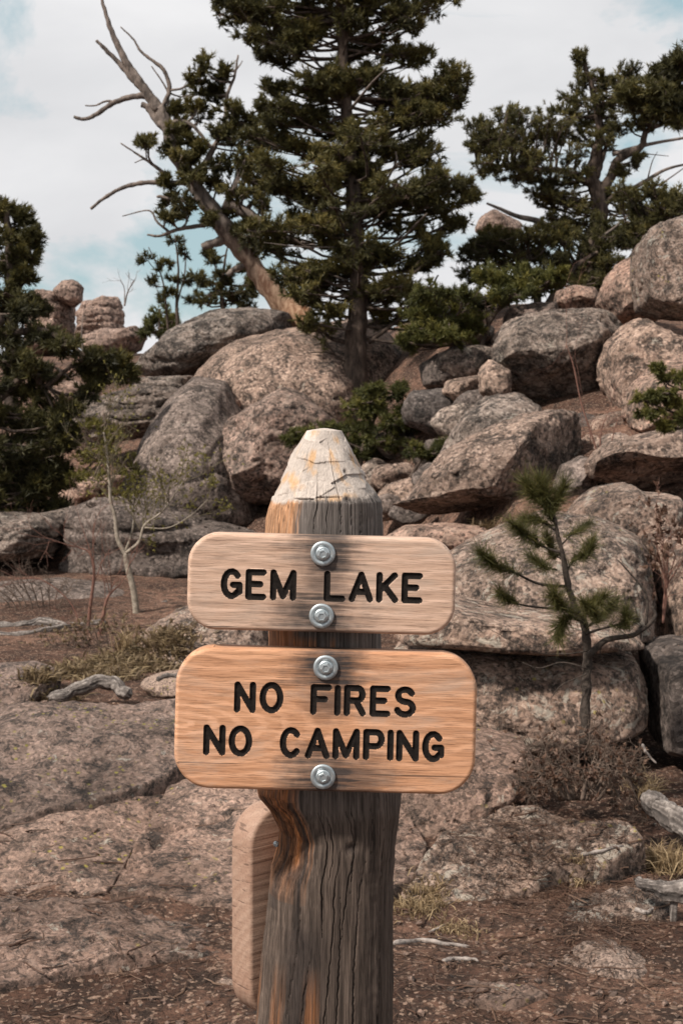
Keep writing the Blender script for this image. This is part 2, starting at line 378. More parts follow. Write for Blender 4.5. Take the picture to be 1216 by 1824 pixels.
def slab(name, poly, z0, k, Yr, label, mat, thick=.16, rise=.03, cat='rock slab', amp=.02, na=320, nr=64, rim=.014):
    """a bedrock sheet: the outline lies on the plane z = z0 + k (Y - Yr)"""
    _rs[0] += 1; sd_ = _rs[0]*9.1
    pts = []
    for a, b in poly:
        Y = (CAMZ-z0+k*Yr)/((b-HY)/FPX+k); pts.append([(a-HX)*Y/FPX, Y])
    pts = np.array(pts); c = .5*pts.mean(0)+.25*(pts.min(0)+pts.max(0)); rf = radial(pts, c)
    a = np.linspace(-np.pi, np.pi, na, endpoint=False); rr = 1-(1-np.linspace(0, 1, nr))**1.5
    A, RR = np.meshgrid(a, rr); r0 = rf(A)
    edge = r0*(1+.014*fbm(np.stack([np.cos(A.ravel())*3, np.sin(A.ravel())*3, 0*A.ravel()+sd_], 1), 4).reshape(A.shape))
    x = c[0]+edge*RR*np.cos(A); y = c[1]+edge*RR*np.sin(A)
    dist = (1-RR)*edge
    prof = rise*(1-np.exp(-dist/.25))-thick*np.clip(1-dist/rim, 0, 1)**2.2
    z = z0+k*(y-Yr)+prof
    t = np.stack([x.ravel(), y.ravel(), 0*x.ravel()+sd_], 1)
    f = (1-np.clip(1-dist/rim, 0, 1)).ravel()
    dz = amp*(2.*fbm(t*1.3, 3)+.7*fbm(t*5, 4, .6)+.25*fbm(t*24, 3, .6))
    cr = np.abs(fbm(t*np.array([1.1, 2.2, 1])+20, 3)); dz -= .03*np.exp(-(cr/.03)**2)*(fbm(t*.8+3, 2) > .1)
    z = z.ravel()+dz*(.3+.7*f)
    V = np.stack([x.ravel(), y.ravel(), z], 1)
    i = np.arange(nr-1)[:, None]*na; j = np.arange(na)[None, :]; kk = (j+1) % na
    Q = np.stack([i+j, i+kk, i+na+kk, i+na+j], -1).reshape(-1, 4)[na:]
    T = np.stack([0*np.arange(na), na+np.arange(na), na+(np.arange(na)+1) % na], -1)
    # skirt below the rim
    m = len(V); sk = V[-na:].copy(); sk[:, 2] -= .25; V = np.vstack([V, sk])
    e = (nr-1)*na; jj = np.arange(na); k2 = (jj+1) % na
    Q = np.vstack([Q, np.stack([e+jj, e+k2, m+k2, m+jj], -1)])
    o = link_mesh(name, V, [Q, T[:, ::-1]*1], mat, None, True, None, (c[0], c[1], V[:, 2].min()))
    return tag(o, label, cat)

# --- centre and left
lump('boulder', [(340,720),(352,665),(400,628),(440,605),(500,573),(560,566),(620,560),(680,580),(722,635),(752,720),(735,800),(600,820),(430,800),(355,775)], 17.7, 1.4, 'huge pale rounded granite boulder directly behind the tall pine trunk', mat=M_tan, pw=2.2, amp=.035, sub=6, tilt=.35)
lump('boulder', [(384,835),(392,785),(415,745),(450,716),(500,690),(545,688),(595,712),(618,790),(610,850),(540,893),(450,900),(400,880)], 15.6, .75, 'rounded pinkish boulder just left of the pointed post top', mat=M_pink, amp=.05, sub=6, tilt=.2)
lump('boulder', [(336,735),(345,700),(380,690),(428,712),(424,748),(400,786),(368,782),(345,765)], 16.3, .4, 'small wedge-shaped stone jammed above the rounded pinkish boulder', mat=M_pink, pw=2.6)
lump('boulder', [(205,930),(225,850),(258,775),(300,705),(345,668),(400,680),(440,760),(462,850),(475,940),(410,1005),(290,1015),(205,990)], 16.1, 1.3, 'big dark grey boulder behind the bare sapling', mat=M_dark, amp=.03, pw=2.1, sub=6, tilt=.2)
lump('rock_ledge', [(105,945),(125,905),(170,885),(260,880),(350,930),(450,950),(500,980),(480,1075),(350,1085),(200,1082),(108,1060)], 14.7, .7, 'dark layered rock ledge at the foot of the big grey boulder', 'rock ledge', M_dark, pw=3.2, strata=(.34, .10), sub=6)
lump('rock_ledge', [(236,650),(270,618),(320,585),(380,553),(450,547),(520,560),(530,590),(450,625),(380,652),(335,674),(270,672)], 19.3, 1.1, 'long flat grey slab below the leaning dead tree', 'rock ledge', M_grey, pw=2.8, amp=.05, strata=(.5, .07), sub=6, tilt=.5)
lump('rock_ledge', [(134,752),(160,718),(225,692),(245,672),(320,668),(352,684),(330,715),(290,770),(200,790),(140,775)], 17.6, .8, 'layered dark ledge under the long flat slab', 'rock ledge', M_grey, pw=3.0, strata=(.3, .12), sub=6, tilt=.3)
lump('boulder', [(95,520),(112,502),(135,497),(148,512),(145,538),(132,548),(108,538)], 33, .45, 'small balanced boulder perched on top of the far rock tower', mat=M_far, sub=5)
lump('rock_tower', [(45,530),(70,516),(112,520),(132,545),(134,600),(110,640),(50,640)], 33.4, 1.0, 'far reddish rock tower carrying the balanced boulder', 'rock', M_far, pw=3, strata=(.6, .08), sub=6)
lump('rock_tower', [(140,560),(152,540),(185,528),(215,530),(224,560),(222,610),(180,640),(135,620)], 32.6, .9, 'far rounded rock stack right of the balanced boulder', 'rock', M_far, pw=2.8, strata=(.55, .10), sub=6)
lump('rock_tower', [(150,600),(190,588),(232,585),(246,580),(262,600),(250,625),(180,640),(148,630)], 30.5, .7, 'low far rocks at the foot of the rounded rock stack', 'rock', M_far, pw=2.6, amp=.08, sub=5)
lump('boulder', [(68,700),(90,682),(130,676),(164,690),(158,712),(120,728),(80,722)], 21, .5, 'pale pink rock peeking through the left pine branches', mat=M_far, sub=5)
lump('boulder', [(-30,850),(0,815),(55,808),(105,830),(118,880),(70,905),(-20,905)], 17.6, .6, 'light rock half hidden by the left pine, above the dark overhang', mat=M_pink, sub=6, strata=(.5, .08))
lump('boulder', [(100,880),(120,850),(170,842),(220,850),(230,890),(180,905),(110,905)], 17.2, .5, 'reddish rock behind the top of the bare sapling', mat=M_pink, sub=5)
lump('rock_ledge', [(-80,940),(-20,915),(60,918),(125,905),(130,950),(105,990),(0,1000),(-80,995)], 14.9, .9, 'overhanging grey ledge at the left edge above dark shade', 'rock ledge', M_grey, pw=3, strata=(.5, .1), sub=6)
lump('rock_slope', [(-120,1062),(-20,1045),(90,1036),(190,1046),(250,1075),(220,1108),(60,1122),(-120,1128)], 12.8, .8, 'low brown rock slope between the log and the dark overhang', 'rock', M_dark, pw=2.6, sub=6, tilt=.8, strata=(.5, .08))
lump('rock_slope', [(-140,1215),(-40,1195),(40,1190),(105,1205),(110,1232),(30,1255),(-140,1262)], 8.0, .4, 'low brown rock hump at the left edge behind the broad slab', 'rock', M_slab, pw=2.2, sub=6, tilt=1.2)
lump('rock_slope', [(215,1170),(260,1125),(310,1090),(360,1075),(480,1080),(500,1180),(400,1210),(260,1205)], 9.6, .55, 'sloping lichen-covered rock behind the left end of the upper sign', 'rock', M_lich, pw=2.3, sub=6, tilt=.6)
lump('boulder', [(250,1215),(275,1202),(320,1196),(370,1200),(420,1215),(400,1240),(270,1238)], 8.2, .25, 'flat pale stone behind the left end of the lower sign', 'rock', M_stone, sub=5)

# --- right hillside
lump('boulder', [(697,905),(735,852),(775,800),(810,778),(855,755),(905,735),(960,728),(1012,738),(1046,778),(1056,835),(1010,885),(930,892),(862,888),(805,903),(760,922),(710,920)], 10.6, .62, 'angular boulder with bright top and overhanging base right of the post', mat=M_tan, pw=2.6, amp=.03, sub=7, tilt=.55, cuts=((.86, -.48, -.10, .50), (.0, -.22, -.97, .52)))
lump('boulder', [(782,800),(800,752),(865,708),(925,698),(965,722),(960,760),(880,800),(800,830)], 12.0, .5, 'grey rock wedged behind the angular overhanging boulder', mat=M_grey, sub=6, tilt=.4)
lump('boulder', [(862,650),(872,600),(905,570),(950,556),(1020,546),(1085,553),(1118,580),(1100,640),(1080,690),(1062,725),(1000,745),(930,742),(892,705),(870,690)], 13.2, .85, 'big rounded grey boulder in the middle of the right hillside', mat=M_grey, amp=.055, sub=6, tilt=.25, cuts=((-.15, -.6, -.8, .66),))
lump('boulder', [(855,700),(850,660),(872,640),(905,660),(910,705),(885,722)], 12.7, .3, 'narrow rock leaning against the big rounded grey boulder', mat=M_tan, sub=5)
lump('boulder', [(1064,690),(1078,615),(1110,578),(1140,565),(1185,590),(1240,612),(1250,720),(1180,750),(1085,745)], 12.4, .7, 'humped boulder below the dark gap at the right edge', mat=M_tan, amp=.06, sub=6, tilt=.3)
lump('boulder', [(1102,740),(1120,695),(1165,655),(1240,622),(1260,760),(1190,785),(1120,785)], 11.4, .55, 'pinkish boulder behind the fir twigs at the right edge', mat=M_pink, amp=.05, sub=6, tilt=.4)
lump('boulder', [(1131,500),(1138,435),(1160,402),(1215,386),(1280,378),(1300,560),(1230,572),(1170,570),(1140,560)], 12.8, .8, 'tall blocky boulder at the upper right edge', mat=M_lich, pw=3., amp=.035, sub=6, tilt=.12)
lump('boulder', [(1064,540),(1080,495),(1105,468),(1138,452),(1165,500),(1160,580),(1085,572)], 14.4, .6, 'smooth pink boulder left of the tall blocky one', mat=M_pink, sub=6, tilt=.3)
lump('boulder', [(985,545),(990,520),(1020,508),(1055,512),(1072,535),(1060,562),(1000,565)], 15.6, .4, 'small pink boulder behind the big rounded grey boulder', mat=M_pink, sub=5)
lump('boulder', [(895,575),(910,552),(950,540),(990,538),(995,570),(940,600),(900,600)], 14.8, .4, 'orange-tinted stone under the bright low pine boughs', mat=M_far, sub=5)
lump('boulder', [(790,590),(800,572),(840,570),(880,582),(880,612),(830,620),(795,612)], 15.6, .4, 'flat grey stone under the low boughs right of the trunk', mat=M_grey, sub=5)
lump('boulder', [(785,700),(800,678),(850,668),(880,690),(870,720),(820,728)], 13.8, .4, 'low tan stone in the shade right of the pine trunk', mat=M_tan, sub=5)
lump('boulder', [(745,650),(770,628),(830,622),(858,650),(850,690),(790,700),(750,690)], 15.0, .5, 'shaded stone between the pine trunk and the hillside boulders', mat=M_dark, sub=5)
lump('boulder', [(1043,855),(1062,820),(1100,788),(1150,775),(1240,755),(1270,850),(1200,872),(1120,872),(1070,868)], 9.8, .5, 'pale boulder with a shaded underside under the fir twigs', mat=M_tan, amp=.045, sub=6, tilt=.5, cuts=((.1, -.45, -.9, .42),))
lump('boulder', [(985,870),(1000,830),(1040,812),(1062,840),(1055,885),(1010,900)], 10.2, .3, 'dark stone squeezed behind the sapling top', mat=M_dark, sub=5)
lump('boulder', [(636,865),(645,828),(672,815),(695,830),(690,865),(665,885)], 14.2, .25, 'small round stone at the foot of the tall pine', mat=M_grey, sub=5)
lump('boulder', [(655,900),(690,862),(740,845),(775,860),(760,900),(700,925),(660,930)], 12.6, .4, 'tan stone just right of the carved post tip', mat=M_tan, sub=5)
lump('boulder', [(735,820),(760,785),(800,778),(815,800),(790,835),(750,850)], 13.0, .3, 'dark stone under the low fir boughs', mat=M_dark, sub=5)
lump('boulder', [(680,960),(720,935),(790,930),(850,935),(880,955),(800,975),(700,985)], 10.2, .35, 'flat brown stone under the overhanging boulder', mat=M_pink, sub=5)
lump('boulder', [(845,410),(855,385),(880,372),(905,385),(930,395),(925,420),(880,428)], 30, .6, 'far pink rocks in the gap between the two pines', 'rock', M_far, sub=5, amp=.09)

RBL = ['small stone touching the right side of the tall pine trunk base', 'shaded stone a step right of the trunk base', 'small stone left of the tan stone by the post tip',
 'mid-sized stone in shade left of the narrow leaning rock', 'stone wedged under the narrow leaning rock', 'stone under the left end of the big rounded grey boulder', 
 'stone peeking out above the left shoulder of the big rounded grey boulder', 'little stone left of the big rounded grey boulder', 'small stone on top of the angular overhanging boulder', 'stone at the foot of the big rounded grey boulder, behind red stems', 'stone left of the pinkish boulder at the right edge',
 'stone directly above the pale boulder under the fir twigs', 'stone beside the wiry red stems', 'low stone touching the right side of the carved post tip', 'low stone between post tip and overhanging boulder', 'stone half hidden behind the top of the big rounded grey boulder', 'stone leaning on the left slope of the angular boulder']
rb = random.Random(3); U0 = [(a, 1+.22*math.sin(a*3+1)) for a in np.linspace(0, 6.28, 12, endpoint=False)]
for (bx, by, br, bY) in [(672,800,30,14.6),(715,790,36,14.4),(700,850,34,13.3),(775,730,52,13.9),(830,755,44,13.2),(855,722,34,13.3),(900,600,22,14.6),(830,645,40,14.6),(960,760,22,12.4),(1040,765,36,11.8),(1085,765,40,11.6),(1105,800,34,10.9),(1060,795,26,11.2),(690,900,26,12.2),(730,915,30,11.6),(1000,600,24,15.4),(780,850,34,11.8)]:
    RBI = globals().get('RBI', -1)+1; ph = rb.uniform(0, 6); lump('rubble_stone', [(bx+br*math.cos(a)*(1.25+.25*math.sin(2*a+ph)), by+br*.8*math.sin(a)*(1+.2*math.sin(3*a+ph))) for a, _ in U0], bY, br*bY/FPX*1.1, RBL[RBI], 'stone', rb.choice([M_tan, M_grey, M_dark, M_dark]), sub=4, amp=.08, pw=3., group='rubble stones on the right hillside')

# --- right outcrop near the sapling
oc = empty('rock_outcrop', P(980, 1330, 6.2), 'jointed lichen-spotted bedrock outcrop behind the little pine sapling', 'rock outcrop')
def oblk(poly, Y, d, mat, tilt, pw=3.4, cuts=(), amp=.025, sub=6): return lump('rock_block', poly, Y, d, None, mat=mat, pw=pw, tilt=tilt, amp=amp, sub=sub, parent=oc, cuts=cuts, fine=1.3)
oblk([(1005,930),(1030,895),(1075,868),(1120,860),(1140,876),(1200,880),(1212,905),(1190,945),(1060,960)], 8.3, .45, M_lich, .5)
oblk([(770,1010),(820,975),(900,945),(1000,918),(1090,930),(1150,945),(1160,1060),(1145,1118),(1060,1110),(985,1096),(900,1088),(820,1076),(760,1060)], 7.4, .55, M_lich, 1.1, 4., sub=7)
oblk([(740,1060),(820,1080),(905,1094),(985,1102),(1060,1115),(1140,1122),(1145,1146),(1000,1150),(900,1146),(800,1138),(700,1130)], 6.55, .4, M_lich, .5, 4.5)
oblk([(690,1160),(800,1150),(900,1152),(1000,1156),(1135,1150),(1142,1230),(1138,1312),(1000,1330),(900,1322),(780,1300),(690,1290)], 6.62, .42, M_lich, .42, 4.5, sub=6)
oblk([(1150,955),(1200,940),(1290,950),(1290,1130),(1220,1140),(1160,1130)], 7.6, .5, M_tan, .5, 4.)
oblk([(1156,1160),(1220,1148),(1300,1150),(1300,1330),(1200,1335),(1160,1320)], 6.6, .4, M_dark, .3, 4.5)
oblk([(640,1330),(760,1305),(850,1318),(940,1334),(965,1385),(905,1402),(835,1445),(770,1490),(680,1500),(620,1440)], 5.75, .35, M_slab, .8, 3.2)

# --- bedrock sheets round the post
slab('bedrock_slab', [(-140,1290),(0,1264),(100,1262),(200,1252),(310,1240),(430,1240),(440,1300),(352,1355),(306,1384),(250,1406),(180,1430),(100,1446),(0,1472),(-170,1515)], .11, .2, 5.3, 'broad speckled bedrock slab left of the lower sign, above the long crack', M_slab, rise=.05)
slab('bedrock_slab', [(-170,1524),(0,1480),(100,1454),(200,1437),(292,1394),(304,1400),(264,1462),(219,1540),(191,1590),(100,1590),(0,1588),(-170,1588)], .045, .1, 4.9, 'brown bedrock slab below the long crack at the left edge', M_slab, thick=.035)
slab('bedrock_slab', [(305,1393),(420,1375),(520,1390),(620,1410),(720,1440),(765,1500),(745,1560),(690,1596),(560,1612),(400,1608),(300,1600),(191,1594),(219,1540),(264,1462)], .055, .1, 4.9, 'yellow-lichened bedrock slab behind the base of the post', M_slab, thick=.035)
slab('bedrock_slab', [(-190,1612),(0,1606),(100,1606),(250,1618),(400,1645),(420,1680),(320,1700),(170,1722),(-30,1765),(-220,1800)], .025, .05, 4.4, 'dusty bedrock slab lowest at the left edge', M_slab, rise=.015)
slab('bedrock_slab', [(700,1592),(770,1500),(832,1448),(905,1412),(960,1428),(1050,1462),(1120,1452),(1155,1492),(1085,1532),(1010,1532),(960,1560),(880,1585),(790,1597)], .06, .32, 4.8, 'lichen-mottled bedrock slab right of the post below the outcrop', M_lich)
slab('bedrock_slab', [(985,1630),(1010,1592),(1090,1572),(1180,1570),(1205,1600),(1180,1625),(1080,1640)], .04, .12, 4.6, 'flat grey lichened stone in front of the broken snag', M_lich, thick=.1, rise=.04, cat='stone', nr=50, na=200)
slab('bedrock_slab', [(770,1778),(790,1752),(860,1740),(950,1745),(985,1765),(920,1785),(820,1790)], .0, .05, 3.9, 'low dusty stone flush with the soil right of the post', M_slab, thick=.05, rise=.02, cat='stone', nr=50, na=200)
lump('stone', [(985,1758),(1000,1720),(1040,1692),(1090,1690),(1130,1712),(1160,1745),(1120,1765),(1040,1770)], 4.15, .13, 'grey and pink stone half buried in soil at lower right', 'stone', M_stone, sub=6, tilt=.4)
lump('stone', [(362,1775),(372,1758),(400,1745),(425,1750),(430,1775),(395,1785)], 4.02, .05, 'pinkish stone behind the foot of the side board', 'stone', M_stone, sub=5)
lump('stone', [(965,1592),(972,1580),(988,1577),(994,1588),(984,1597)], 4.85, .025, 'small pale pink stone beside the flat lichened stone', 'stone', M_stone, sub=4)
lump('stone', [(900,1622),(918,1608),(940,1606),(942,1618),(920,1626)], 4.7, .04, 'flat pinkish stone on the dark soil right of the post', 'stone', M_stone, sub=4)
lump('stone', [(1075,1774),(1085,1765),(1100,1766),(1098,1778),(1084,1780)], 3.95, .02, 'small reddish stone below the half-buried stone', 'stone', M_far, sub=4)
bpy.context.view_layer.update()
dg = bpy.context.evaluated_depsgraph_get()
def pick(px, py, default=6.):
    """where the view ray through a photo point meets what has been built so far"""
    d = Vector(P(px, py, 1.))-cam.location; d.normalize()
    ok, loc, nrm, i, ob, mt = S.ray_cast(dg, cam.location, d)
    return np.array(loc) if ok else P(px, py, default)
def drop(x, y, zt=2.):
    ok, loc, nrm, i, ob, mt = S.ray_cast(dg, Vector((x, y, zt)), Vector((0, 0, -1)))
    return (np.array(loc), np.array(nrm), ob.name if ob else '') if ok else (np.array([x, y, 0]), np.array([0, 0, 1.]), '')

# ------------------------------------------------------------------ trees
def needles(mb, Cn, D, size, m=28, tone=None, spread=.75, wid=.085, rg=rng):
    """a tuft of m needle-like triangles at every centre"""
    Cn = np.asarray(Cn); n = len(Cn)
    if n == 0: return
    D = np.asarray(D); D = D/(np.linalg.norm(D, axis=1)[:, None]+1e-9)
    size = np.broadcast_to(size, (n,)); tone = np.broadcast_to(.5 if tone is None else tone, (n,))
    d = D[:, None, :]*.75+rg.normal(size=(n, m, 3))*spread*.62
    d /= np.linalg.norm(d, axis=2)[:, :, None]
    b = Cn[:, None, :]+D[:, None, :]*(rg.uniform(-.55, .35, (n, m, 1))*size[:, None, None])
    L = size[:, None, None]*rg.uniform(.5, 1.05, (n, m, 1))
    w = np.cross(d, rg.normal(size=(n, m, 3))); w /= (np.linalg.norm(w, axis=2)[:, :, None]+1e-9); w = w*size[:, None, None]*wid
    V = np.stack([b-w, b+w, b+d*L], 2).reshape(-1, 3)
    T = np.arange(len(V)).reshape(-1, 3)
    tn = np.clip(tone[:, None]+rg.normal(0, .13, (n, m)), 0, 1)
    tn = np.repeat(tn.ravel(), 3)*np.tile([.75, .75, 1.], n*m)
    mb.add(V, None, T, tn)

def tree(name, label, Y, stems, pads, mats=(None, None), base=None, tuft=.085, per=12, tl=7, group=None, m=20, bare=(), dead=(), tone0=.35, wid=.085, dscale=1., lr=.012, cat='tree', up=.5, trunk_rough=.12, sides=10, dup=2):
    """stems: [(list of (px,py[,dY]), r0, r1, orange)], pads: (px,py,rx,ry[,dY]) foliage masses in photo pixels at distance Y; real depth from dscale"""
    rg = np.random.default_rng(abs(hash(label)) % 9999 if False else sum(map(ord, label)))
    tb, fb, db = MB(), MB(), MB(); sk = []
    def w(p, dy=0.): return P(p[0], p[1], Y+(p[2] if len(p) > 2 else 0)+dy)
    for st in stems:
        path, r0, r1 = st[:3]; og = st[3] if len(st) > 3 else 0.
        pp = smooth_path([w(q) for q in path], 8*len(path)); n = len(pp)
        pp = pp+np.stack([.012*np.sin(np.arange(n)*1.3), 0*np.arange(n), 0*np.arange(n)], 1)*min(1, r0*4)
        rr = np.linspace(r0, r1, n)*(1+.5*np.exp(-np.linspace(0, 1, n)*14)*(r0 > .1))
        tn = 0. if not og else np.append(np.repeat(np.clip(og*(1.05-np.linspace(0, 2.4, n)), 0, 1), sides), [0, og])
        tube(tb, pp, rr, sides, tn, trunk_rough)
        sk.append((pp, rr))
    spx = np.vstack([a for a, b in sk]); spr = np.concatenate([b for a, b in sk]); k0 = Y/FPX
    Cs, Ds, Ts = [], [], []
    allp = list(pads)
    for _ in range(dup-1): allp += [(q[0]+rg.uniform(-.6, .6)*q[2], q[1]+rg.uniform(-.7, .7)*q[3], q[2]*rg.uniform(.6, .95), q[3]*rg.uniform(.6, 1.)) for q in pads]
    for pd in allp:
        px, py, rx, ry = pd[:4]; dy = pd[4] if len(pd) > 4 else rg.uniform(-1, 1)*rx*k0*dscale*1.4
        cpt = P(px, py, Y)+np.array([0, dy, 0]); a = np.array([rx*k0, max(rx, ry)*k0*dscale, ry*k0])
        d = spx-cpt; cost = np.linalg.norm(d*np.array([1, 1, .8]), axis=1)+np.where(d[:, 2] > .05, 1.2*d[:, 2], 0)+rg.uniform(0, .35, len(d))
        j = int(np.argmin(cost)); s = spx[j]
        mid = .5*(s+cpt)+np.array([0, 0, -.10*np.linalg.norm(cpt-s)])+rg.normal(0, .05, 3)*np.linalg.norm(cpt-s)
        end = cpt+(cpt-s)/(np.linalg.norm(cpt-s)+1e-6)*a[0]*.6*np.array([1, 1, .3])
        lp = smooth_path([s, mid, cpt, end], 14); ln = np.linalg.norm(end-s)
        tube(tb, lp[::2], np.linspace(min(lr*(1+ln*.6), spr[j]*.7+.004), .005, 14)[::2], 5, 0.)
        ptone = tone0+rg.uniform(-.22, .22)
        for q in range(per):
            u = rg.normal(size=3); u /= np.linalg.norm(u); u *= rg.uniform(.25, 1)**.6
            tg = cpt+u*a; s2 = lp[rg.integers(4, 14)]
            m2 = .5*(s2+tg)+rg.normal(0, .04, 3)*np.linalg.norm(tg-s2); m2[2] -= .06*np.linalg.norm(tg-s2)
            tp = smooth_path([s2, m2, tg], 9); tube(tb, tp[::2], np.linspace(.0075, .003, 9)[::2], 3, 0., cap=False)
            dirn = np.gradient(tp, axis=0)
            for e in range(tl):
                f = rg.uniform(.35, 1) if e else 1.
                fi = f*8; i0 = int(min(fi, 7)); c0 = tp[i0]+(tp[i0+1]-tp[i0])*(fi-i0)
                dd = dirn[i0]/np.linalg.norm(dirn[i0]); dd = dd*.7+np.array([0, 0, up])+rg.normal(0, .45, 3)
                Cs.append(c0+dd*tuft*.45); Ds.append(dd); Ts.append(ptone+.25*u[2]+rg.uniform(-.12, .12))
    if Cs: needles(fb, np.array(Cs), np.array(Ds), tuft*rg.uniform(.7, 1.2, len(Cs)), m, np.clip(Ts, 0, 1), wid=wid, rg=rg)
    for br in bare:                                   # bare live branches
        path, r0 = br[:2]; pp = smooth_path([w(q) for q in path], 5*len(path)); tube(tb, pp, np.linspace(r0, r0*.3, len(pp)), 6, 0., .1)
    b0 = sk[0][0][0]
    root = empty(name, b0 if base is None else base, label, cat, group)
    tb.build('trunk', mats[0] or M_bark, root, b0)
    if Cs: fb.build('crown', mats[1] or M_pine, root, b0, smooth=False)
    for br in dead:
        path, r0 = br[:2]; pp = smooth_path([w(q) for q in path], 6*len(path)); db = MB(); tube(db, pp, np.linspace(r0, r0*.28, len(pp)), 6, 0., .12); db.build('dead_branch', M_dead, root, pp[0])
    return root

rp = random.Random(5)
# the tall pine
Lp = ([-260,-100,0,60,120,200,300,400,450,500,560,600], [545,450,400,425,445,445,455,455,465,515,530,575])
Rp = ([-260,-100,0,60,120,150,200,300,350,400,450,500,560,600], [670,750,775,760,775,805,800,815,820,810,820,830,790,690])
pads = []
y = -250
while y < 590:
    lx, rx_ = np.interp(y, *Lp)-12+rp.uniform(-28, 22), np.interp(y, *Rp)+10+rp.uniform(-22, 34); n = max(3, int((rx_-lx)/62))
    for k in range(n):
        x = lx+26+(rx_-lx-52)*(k+rp.uniform(.0, 1.))/n; yy = y+rp.uniform(-34, 34)
        if yy > 545 and 585 < x < 680: continue
        pads.append((x, yy, rp.uniform(24, 56), rp.uniform(13, 25)))
    y += 32
pads += [(420,20,35,22),(455,70,35,20),(800,140,38,22,0),(825,150,22,22,.2),(770,180,40,22,.2),(815,330,35,22,.3),(838,345,16,14,.2),(760,545,60,22,-.4),(700,520,50,22,-.6),(560,580,42,14,-.5),(545,530,40,18,-.6),(640,460,60,22,-1.),(600,400,60,22,-1.1),(690,360,60,24,-1.),(640,280,60,22,-1.1),(570,330,50,20,-1.)]
tree('pine_tree', 'tall dense pine rising behind the post to the top of the photo', 16.6,
     [([(628,800),(630,700),(634,600),(640,520),(632,400),(622,250),(610,100),(602,-60),(598,-250)], .158, .03)], pads, per=11, tl=7, dup=2, tuft=.082, tone0=.48, wid=.09, m=17,
     bare=[([(615,610),(585,600),(560,570),(535,562)], .03), ([(655,610),(690,585),(720,560)], .035), ([(612,640),(580,628),(530,630)], .014), ([(650,540),(700,520),(760,515),(780,490)], .03), ([(600,580),(560,590),(540,600)], .012)],
     dead=[([(640,470),(700,440),(740,400,-.6),(760,380,-.8)], .022), ([(620,500),(560,480),(500,470,-.5)], .014), ([(640,400),(700,300,-.9),(705,270,-1.)], .02), ([(610,440),(540,440,-.8),(470,432,-1.)], .012), ([(615,300),(560,290,-.9),(520,300,-1.1)], .014), ([(620,200),(660,150,-.8),(690,120,-1)], .02)])
tree('low_fir', 'low spreading fir at the foot of the tall pine, above the post tip', 14.3,
     [([(640,860),(645,800),(665,750),(690,705)], .03, .006), ([(645,800),(580,775),(520,780)], .012, .004), ([(650,800),(720,770),(790,748)], .012, .004)],
     [(665,720,50,20),(690,750,48,18),(640,755,45,18),(590,765,40,14),(545,770,36,12),(735,735,35,14),(775,745,30,12),(680,785,40,14),(620,790,45,12),(700,700,22,12),(520,780,22,10),(660,700,30,12),(720,760,36,16),(640,730,36,14),(760,775,30,12),(800,745,20,9),(700,800,34,14),(650,810,30,12)], (None, M_fir), tuft=.06, per=11, tl=8, up=.2, tone0=.4)
tree('low_fir', 'low green fir boughs reaching right between trunk and hillside boulders', 14.6,
     [([(840,745),(835,700),(850,640),(810,600),(800,560)], .06, .012), ([(850,640),(880,560),(940,520)], .03, .01)],
     [(760,590,45,18),(735,610,32,16),(800,605,42,18),(840,590,28,22),(745,565,36,16),(790,565,40,16),(860,540,46,20),(905,530,46,20),(950,510,46,20),(990,490,26,16),(930,490,42,16),(880,500,40,18),(820,530,45,16),(770,520,40,18)], (None, M_fir), tuft=.07, per=12, tl=8, up=.35, tone0=.5)
tree('low_fir', 'small dark fir sprig tucked under the angular boulder', 12.4, [([(730,850),(750,820),(770,805)], .015, .005)], [(765,810,28,12),(740,800,20,10),(790,795,16,8)], (None, M_fir), tuft=.05, per=9, tl=7, up=.2)
